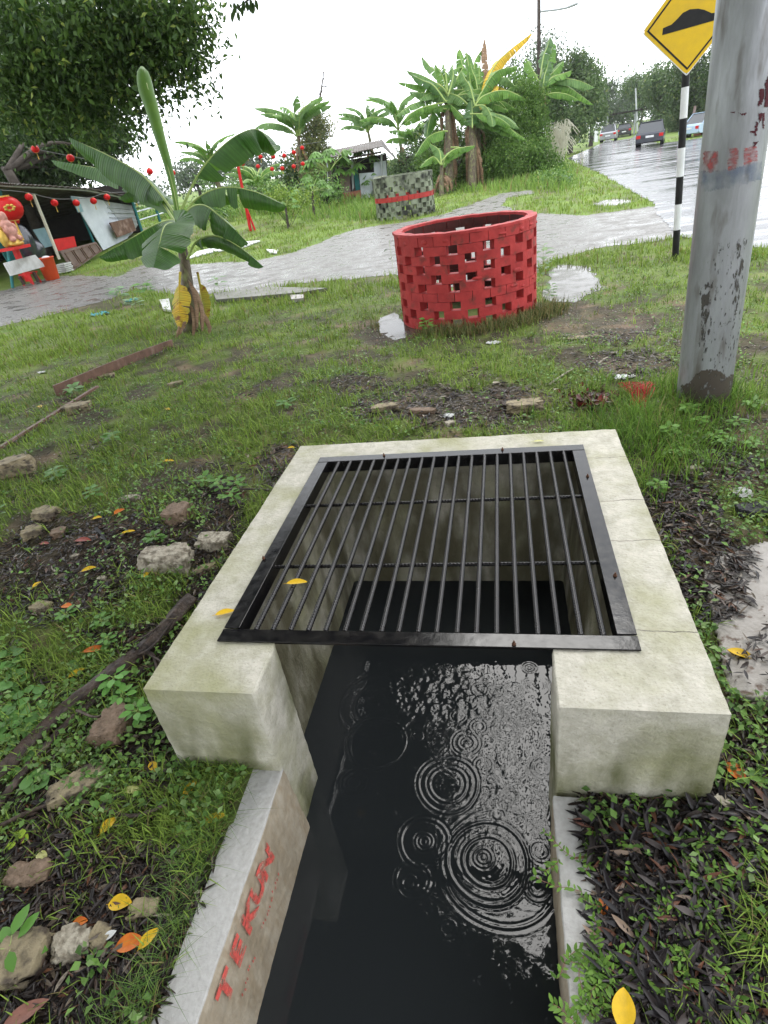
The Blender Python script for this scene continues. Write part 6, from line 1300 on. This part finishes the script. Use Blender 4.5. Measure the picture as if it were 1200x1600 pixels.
# ------------------------------------------------------------------ grass, litter, creeping cover
ROK = [inpoly]
def blocked(x, y, m=0.0):
    b = foot(x, y, .005+m) | ((x < -12.9) & (x > -19) & (y > 9) & (y < 24)) | inpoly(x, y, PATH) | inpoly(x, y, ROAD) | inpoly(x, y, SLAB)
    b |= (np.hypot(x-CYL[0], y-CYL[1]) < CYL[2]) | (np.hypot(x-GRN[0], y-GRN[1]) < GRN[2])
    for q in PUD: b |= inpoly(x, y, q)
    b |= np.hypot(x-pb[0], y-pb[1]) < prad
    return b
def grasscloud(name, n, r0, r1, th0, th1, hmin, hmax, wid, seed, colA, colB, dfun, tuft=5, tsp=.018, wr=0.0, bend=.55, extra=None, clumpy=True, yellow=.06):
    r = np.random.default_rng(seed); m = n//tuft; th = r.uniform(th0, th1, m); rr = np.exp(r.uniform(math.log(r0), math.log(r1), m)); x = rr*np.sin(th); y = rr*np.cos(th)
    k = r.random(m) < dfun(x, y); x, y = x[k], y[k]; rr = rr[k]; m = len(x); tint = r.random(m)
    size = .6+.8*fbm(x, y, 2.2)
    x = np.repeat(x, tuft)+r.normal(size=m*tuft)*tsp*(1+np.repeat(rr, tuft)*.12); y = np.repeat(y, tuft)+r.normal(size=m*tuft)*tsp*(1+np.repeat(rr, tuft)*.12)
    tint = np.repeat(tint, tuft); size = np.repeat(size, tuft); k = ~blocked(x, y); x, y, tint, size = x[k], y[k], tint[k], size[k]; n = len(x); d = np.hypot(x, y)
    z = gz(x, y)-.004; h = r.uniform(hmin, hmax, n)*size; az = r.uniform(0, 2*math.pi, n); w_ = wid*(1+wr*d)*r.uniform(.7, 1.2, n)*.5
    dx, dy = np.cos(az), np.sin(az); be = r.uniform(.15, 1, n)*bend; P = np.stack([x, y, z], 1); Dh = np.stack([dx, dy, 0*dx], 1); S_ = np.stack([-dy, dx, 0*dx], 1); Z_ = np.array([0, 0, 1.])
    def pt(t): return P+Dh*(h*be*t*t*1.2)[:, None]+Z_*(h*(t-.42*be*t*t))[:, None]
    ws = (w_)[:, None]; V = np.stack([pt(0)-S_*ws, pt(0)+S_*ws, pt(.5)-S_*ws*.8, pt(.5)+S_*ws*.8, pt(.8)-S_*ws*.45, pt(.8)+S_*ws*.45, pt(1.0)], 1).reshape(-1, 3)
    b = np.arange(n)[:, None]*7; F4 = np.concatenate([b+np.array([0, 1, 3, 2]), b+np.array([2, 3, 5, 4])]); F3 = b+np.array([4, 5, 6])
    c = np.array(colA)+(np.array(colB)-np.array(colA))*np.clip(tint+r.normal(size=n)*.2, 0, 1)[:, None]; yk = r.random(n) < yellow; c[yk] = np.array([.26, .21, .09])*r.uniform(.6, 1.2, (yk.sum(), 1))
    o = npmesh(name, V, F4, F3, MT['grass'], color=np.repeat(c, 7, 0)); tag(o, extra or 'green grass covering the verge', 'grass', kind='stuff'); return o
TH0, TH1 = -1.42, 1.0
grasscloud('grass', 300000, .5, 9.5, TH0, TH1, .02, .10, .0042, 1, (.085, .145, .025), (.29, .41, .075), grassd, 6, .022, .16, 1.1, 'short green grass on the ground around the concrete box')
grasscloud('grass', 100000, .4, 4.5, TH0, TH1, .02, .07, .0024, 9, (.10, .17, .04), (.27, .38, .10), lambda x, y: np.clip(grassd(x, y)*.8+.12, 0, 1)*(1-.75*litd(x, y)), 8, .03, .16, 1.3, 'fine creeping grass near the drain', yellow=.2)
grasscloud('grass', 150000, 8.5, 60, -.98, .75, .05, .14, .006, 2, (.12, .19, .03), (.26, .36, .07), grassd, 5, .03, .13, .7, 'bright grass beyond the path')
def bank(x, y):
    px, py = pixels(x, y, gz(x, y)); return np.where((py < 345) & (px > 230) & (px < 620), .9, 0)+np.where((py < 300) & (py > 262) & (px > 640) & (px < 890), .9, 0)
grasscloud('tall_weeds', 50000, 12, 50, -.7, .4, .18, .5, .010, 3, (.09, .17, .03), (.22, .34, .07), bank, 6, .06, .10, .7, 'tall green weeds on the bank in front of the hut')
def polea(x, y): return np.exp(-((x-pb[0])**2+(y-pb[1]+.05)**2)/.12)*.9+np.exp(-((x-.75)**2+(y-3.2)**2)/.12)*.9
grasscloud('grass', 24000, 2.5, 5, 0, .6, .08, .2, .0035, 4, (.06, .13, .02), (.19, .33, .05), polea, 8, .02, .1, .9, 'longer grass tufts at the foot of the steel pole')
def edge(x, y): return (np.exp(-((x+.97)/.05)**2)*(y < 1.1)+np.exp(-((y-1.1)/.05)**2)*(x < -.9)*(x > -1.25))*.9
grasscloud('grass', 36000, .5, 1.8, -1.6, -.3, .05, .14, .0018, 5, (.06, .13, .03), (.20, .32, .08), edge, 6, .015, 0, 1.5, 'soft fine grass leaning on the left channel wall', yellow=.05)
def ringd(x, y): d = np.hypot(x-CYL[0], y-CYL[1]); return np.where((d > CYL[2]) & (d < CYL[2]+.3) & (y < 6.6), .7, 0)
grasscloud('grass', 40000, 5, 8, -.25, .12, .05, .16, .005, 6, (.07, .11, .03), (.20, .20, .08), ringd, 5, .03, .1, .7, 'straggly grass around the foot of the red planter', yellow=.25)
tb = W(868, 232); t = thing('dry_grass_tuft', 'tall pale straw coloured grass clump beside the vines', 'grass clump', tb); mb = MB(); dpt = dep(D(868, 210, 30)); cb = D(868, 236, 30)
for k in range(110):
    p0 = Vector((cb[0]+rd.uniform(-.4, .4), cb[1]+rd.uniform(-.3, .3), .0)); h = rd.uniform(1.0, 2.2); a = rd.uniform(0, 6.28); q = p0+Vector((math.cos(a)*.7*rd.random(), math.sin(a)*.5, h)); e = q+Vector((math.cos(a)*.4, 0, -.4)); pts = crom([p0, p0.lerp(q, .6)+Vector((0, 0, .2)), q, e], 6)
    for i in range(5): 
        s_ = .02; mb.add([pts[i]-Vector((s_, 0, 0)), pts[i]+Vector((s_, 0, 0)), pts[i+1]+Vector((s_*.8, 0, 0)), pts[i+1]-Vector((s_*.8, 0, 0))], [(0, 1, 2, 3)])
t.location = (cb[0], cb[1], 0); mb.build('blades', MT['fencewhite'], t, recalc=False)

def cover(name, label, n, r0, r1, th0, th1, dfun, Lr, wr, cols, seed, full=True, flatn=1.0, zr=(.002, .02), m='litter', curl=.2, up=0.12):
    r = np.random.default_rng(seed); th = r.uniform(th0, th1, n); rr = np.exp(r.uniform(math.log(r0), math.log(r1), n)); x = rr*np.sin(th); y = rr*np.cos(th); k = (r.random(n) < dfun(x, y)); x, y = x[k], y[k]
    n = len(x); z = gz(x, y)+np.where(inpoly(x, y, SLAB), .021, 0)+r.uniform(*zr, n); az = r.uniform(0, 2*math.pi, n); P = np.stack([x, y, z], 1); Dr = np.stack([np.cos(az), np.sin(az), r.normal(size=n)*up], 1); N = np.stack([r.normal(size=n)*.5, r.normal(size=n)*.5, np.full(n, flatn)], 1)
    L_ = r.uniform(*Lr, n); V, F4, F3, k_ = leafset(P, Dr, N, L_, L_*r.uniform(*wr, n), r.uniform(-.5, 1, n)*curl, full, .45)
    ci = r.choice(len(cols), n, p=np.array([c[3] for c in cols])/sum(c[3] for c in cols)); c = np.array([q[:3] for q in cols])[ci]*r.uniform(.7, 1.35, (n, 1)); o = npmesh(name, V, F4, F3, MT[m], color=np.repeat(c, k_, 0), smooth=True); tag(o, label, name.replace('_', ' '), kind='stuff')
def ld(x, y): return np.where(blocked(x, y, -.004) & ~inpoly(x, y, SLAB), 0, np.clip(litd(x, y)*1.3, 0, 1))
LC = [(.014, .010, .009, 6), (.03, .021, .017, 5), (.065, .044, .033, 2.5), (.12, .055, .03, 1), (.16, .125, .09, .7), (.28, .24, .19, .3)]
cover('leaf_litter', 'dark wet strip-like leaves littering the bare ground', 190000, .4, 5.5, TH0, TH1, ld, (.03, .065), (.12, .24), LC, 21, True)
def rt(x, y):
    px, py = pixels(x, y, gz(x, y)); return np.where((px > 880) & (py > 1265) & ~foot(x, y, .0), 1.0, 0)*1.0
cover('leaf_litter', 'dense black strip-like leaves below the right block', 34000, .4, 1.6, -.2, 1.2, rt, (.035, .08), (.13, .26), [(.014, .011, .012, 6), (.03, .024, .024, 5), (.075, .06, .055, 2), (.14, .06, .035, .7), (.25, .18, .13, .25)], 22, zr=(.002, .03), up=.25)
def rslab(x, y): return np.where(inpoly(x, y, SLAB), np.clip((fbm(x, y, 5)-.38)*4+.06+.6*ss((y-1.75)/.35), 0, 1), 0)
def chips(name, label, n, dfun, cols, seed, sz, th=(-.98, .85), rr_=(.6, 8), lift=0.0, zfix=None):
    r = np.random.default_rng(seed); t_ = r.uniform(*th, n); rr = np.exp(r.uniform(math.log(rr_[0]), math.log(rr_[1]), n)); x = rr*np.sin(t_); y = rr*np.cos(t_); k = r.random(n) < dfun(x, y); x, y, rr = x[k], y[k], rr[k]; n = len(x); s = r.uniform(*sz, n)*(.6+.25*rr); z = (gz(x, y) if zfix is None else np.full(n, zfix))+lift
    # small angular stones: squashed octahedra
    o8 = np.array([[1, 0, 0], [0, 1, 0], [-1, 0, 0], [0, -1, 0], [0, 0, .7], [0, 0, -.4]]); V = o8[None]*s[:, None, None]*r.uniform(.5, 1.2, (n, 6, 1)); a = r.uniform(0, 6.28, n); ca, sa = np.cos(a)[:, None], np.sin(a)[:, None]
    V = np.stack([V[..., 0]*ca-V[..., 1]*sa+x[:, None], V[..., 0]*sa+V[..., 1]*ca+y[:, None], V[..., 2]+z[:, None]], -1).reshape(-1, 3); b = np.arange(n)[:, None]*6
    F = np.concatenate([b+np.array(q) for q in ([0, 1, 4], [1, 2, 4], [2, 3, 4], [3, 0, 4], [1, 0, 5], [2, 1, 5], [3, 2, 5], [0, 3, 5])]); ci = r.choice(len(cols), n); c = np.array(cols)[ci]*r.uniform(.7, 1.3, (n, 1)); o = npmesh(name, V, None, F, MT['litter'], color=np.repeat(c, 6, 0)); tag(o, label, 'gravel', kind='stuff')
chips('gravel', 'small pale stones and chips scattered over the bare ground', 46000, lambda x, y: np.where(blocked(x, y), 0, np.clip(litd(x, y)*.8+.10+.35*np.clip((fbm(x+3, y+8, 1.6)-.5)*5, 0, 1), 0, .8)), [(.38, .35, .30), (.25, .21, .17), (.16, .12, .09), (.30, .20, .14)], 23, (.002, .0065))
chips('gravel', 'pale rubble and stone chips strewn over the left bank', 5000, lambda x, y: np.where(blocked(x, y) | (x > -1.0), 0, np.clip(litd(x, y)*.5, 0, .5)), [(.36, .32, .25), (.28, .22, .16), (.42, .39, .33), (.25, .16, .11)], 26, (.005, .011), rr_=(.6, 5))
chips('gravel', 'dark crumbs of leaves scattered on the concrete slab', 5000, rslab, [(.06, .045, .04), (.12, .08, .06), (.2, .13, .1)], 24, (.001, .004), lift=.021)
def slabl(x, y): return np.where(inpoly(x, y, SLAB), np.clip(ss((y-1.95)/.3)*.8+(fbm(x, y, 7)-.58)*3, .02, 1), 0)
cover('leaf_litter', 'dark leaf strips strewn over the concrete slab', 16000, 1.2, 3.2, .2, 1.1, slabl, (.012, .032), (.15, .3), LC, 31, True, zr=(.0, .012))
def anyw(x, y): return np.where(blocked(x, y), 0, .25+.6*np.clip((fbm(x+7, y, 4)-.42)*4, 0, 1))
cover('leaf_litter', 'small brown and grey scraps of leaves between the grass', 70000, .5, 9, TH0, TH1, anyw, (.012, .035), (.2, .5), [(.03, .022, .018, 4), (.08, .055, .04, 3), (.16, .12, .09, 2), (.3, .26, .2, 1)], 32, False, zr=(.003, .02))
# creeping plant with small leaves over the right litter
def creeper():
    r = np.random.default_rng(77); P = []; Dd = []; mb = MB(); C = []
    for i in range(300):
        px, py = r.uniform(868, 1210), r.uniform(1255, 1620)
        if px < 915 and r.random() < .82: continue
        if py < 1420 and r.random() < .45 and px > 900: continue
        p = W(px, py, .012); a = r.uniform(0, 6.28); ln = r.uniform(.05, .16); pts = []
        q = Vector(p)
        for k in range(8):
            a += r.normal()*.25; q = q+Vector((math.cos(a), math.sin(a), 0))*ln/8
            zz = float(gz(q[0], q[1]))+.014+.018*math.sin(k*.6+i)
            if foot(np.array(q[0]), np.array(q[1]), .0): zz = max(zz, -.175)
            if 1.13 < q[1] < 3 and -1.21 < q[0] < .58: break
            pts.append(Vector((q[0], q[1], zz)))
            for s in (-1, 1):
                P.append(tuple(pts[-1])); b_ = a+s*(1.0+r.normal()*.3); Dd.append((math.cos(b_), math.sin(b_), r.uniform(.1, .7))); C.append(r.random())
        if len(pts) > 2: mb.tube(pts, .0009, 4)
    n = len(P); L_ = r.uniform(.012, .026, n); V, F4, F3, k = leafset(np.array(P), np.array(Dd), np.tile([0, 0, 1.], (n, 1))+r.normal(size=(n, 3))*.3, L_, L_*.42, .15, True, .2); C = np.array(C)[:, None]
    c = np.array([.07, .15, .025])+(np.array([.20, .36, .06])-np.array([.07, .15, .025]))*C
    t = thing('creeping_plant', 'small leaved creeping plant running over the litter below the right block', 'creeping plant', W(1050, 1450)); t['kind'] = 'stuff'
    npmesh('leaves', V, F4, F3, MT['leaf'], parent=t, color=np.repeat(c, k, 0), smooth=True); mb.build('runners', MT['leafpink'], t, recalc=False)
creeper()
def smallcover(x, y):
    px, py = pixels(x, y, gz(x, y))
    return np.where(blocked(x, y) | ((px > 870) & (py > 1250) & (np.sin(px*12.9+py*78.2) > -.6)), 0, np.clip((fbm(x+20, y+3, 2.5)-.43)*5, 0, .9)*(1-.6*litd(x, y)))
cover('ground_cover', 'tiny round leaved weeds mixed through the grass', 110000, 1.0, 9, TH0, TH1, smallcover, (.012, .034), (.5, .8), [(.09, .18, .04, 3), (.15, .27, .06, 3), (.22, .33, .12, 1)], 25, False, 1.2, (.02, .06), 'leaf', .1, .3)

# ------------------------------------------------------------------ rainy air
hz = bpy.data.materials.new('haze'); hz.use_nodes = True; nt = hz.node_tree; nt.nodes.remove(nt.nodes['Principled BSDF'])
pv = node(nt, 'ShaderNodeVolumePrincipled'); pv.inputs['Color'].default_value = (.9, .92, .94, 1); pv.inputs['Density'].default_value = .0003; nt.links.new(pv.outputs[0], nt.nodes['Material Output'].inputs['Volume'])
mb = MB(); mb.box((0, 430, 18), (1500, 1000, 42)); o = mb.build('haze', hz); tag(o, 'thin grey rainy haze in the air', kind='stuff')
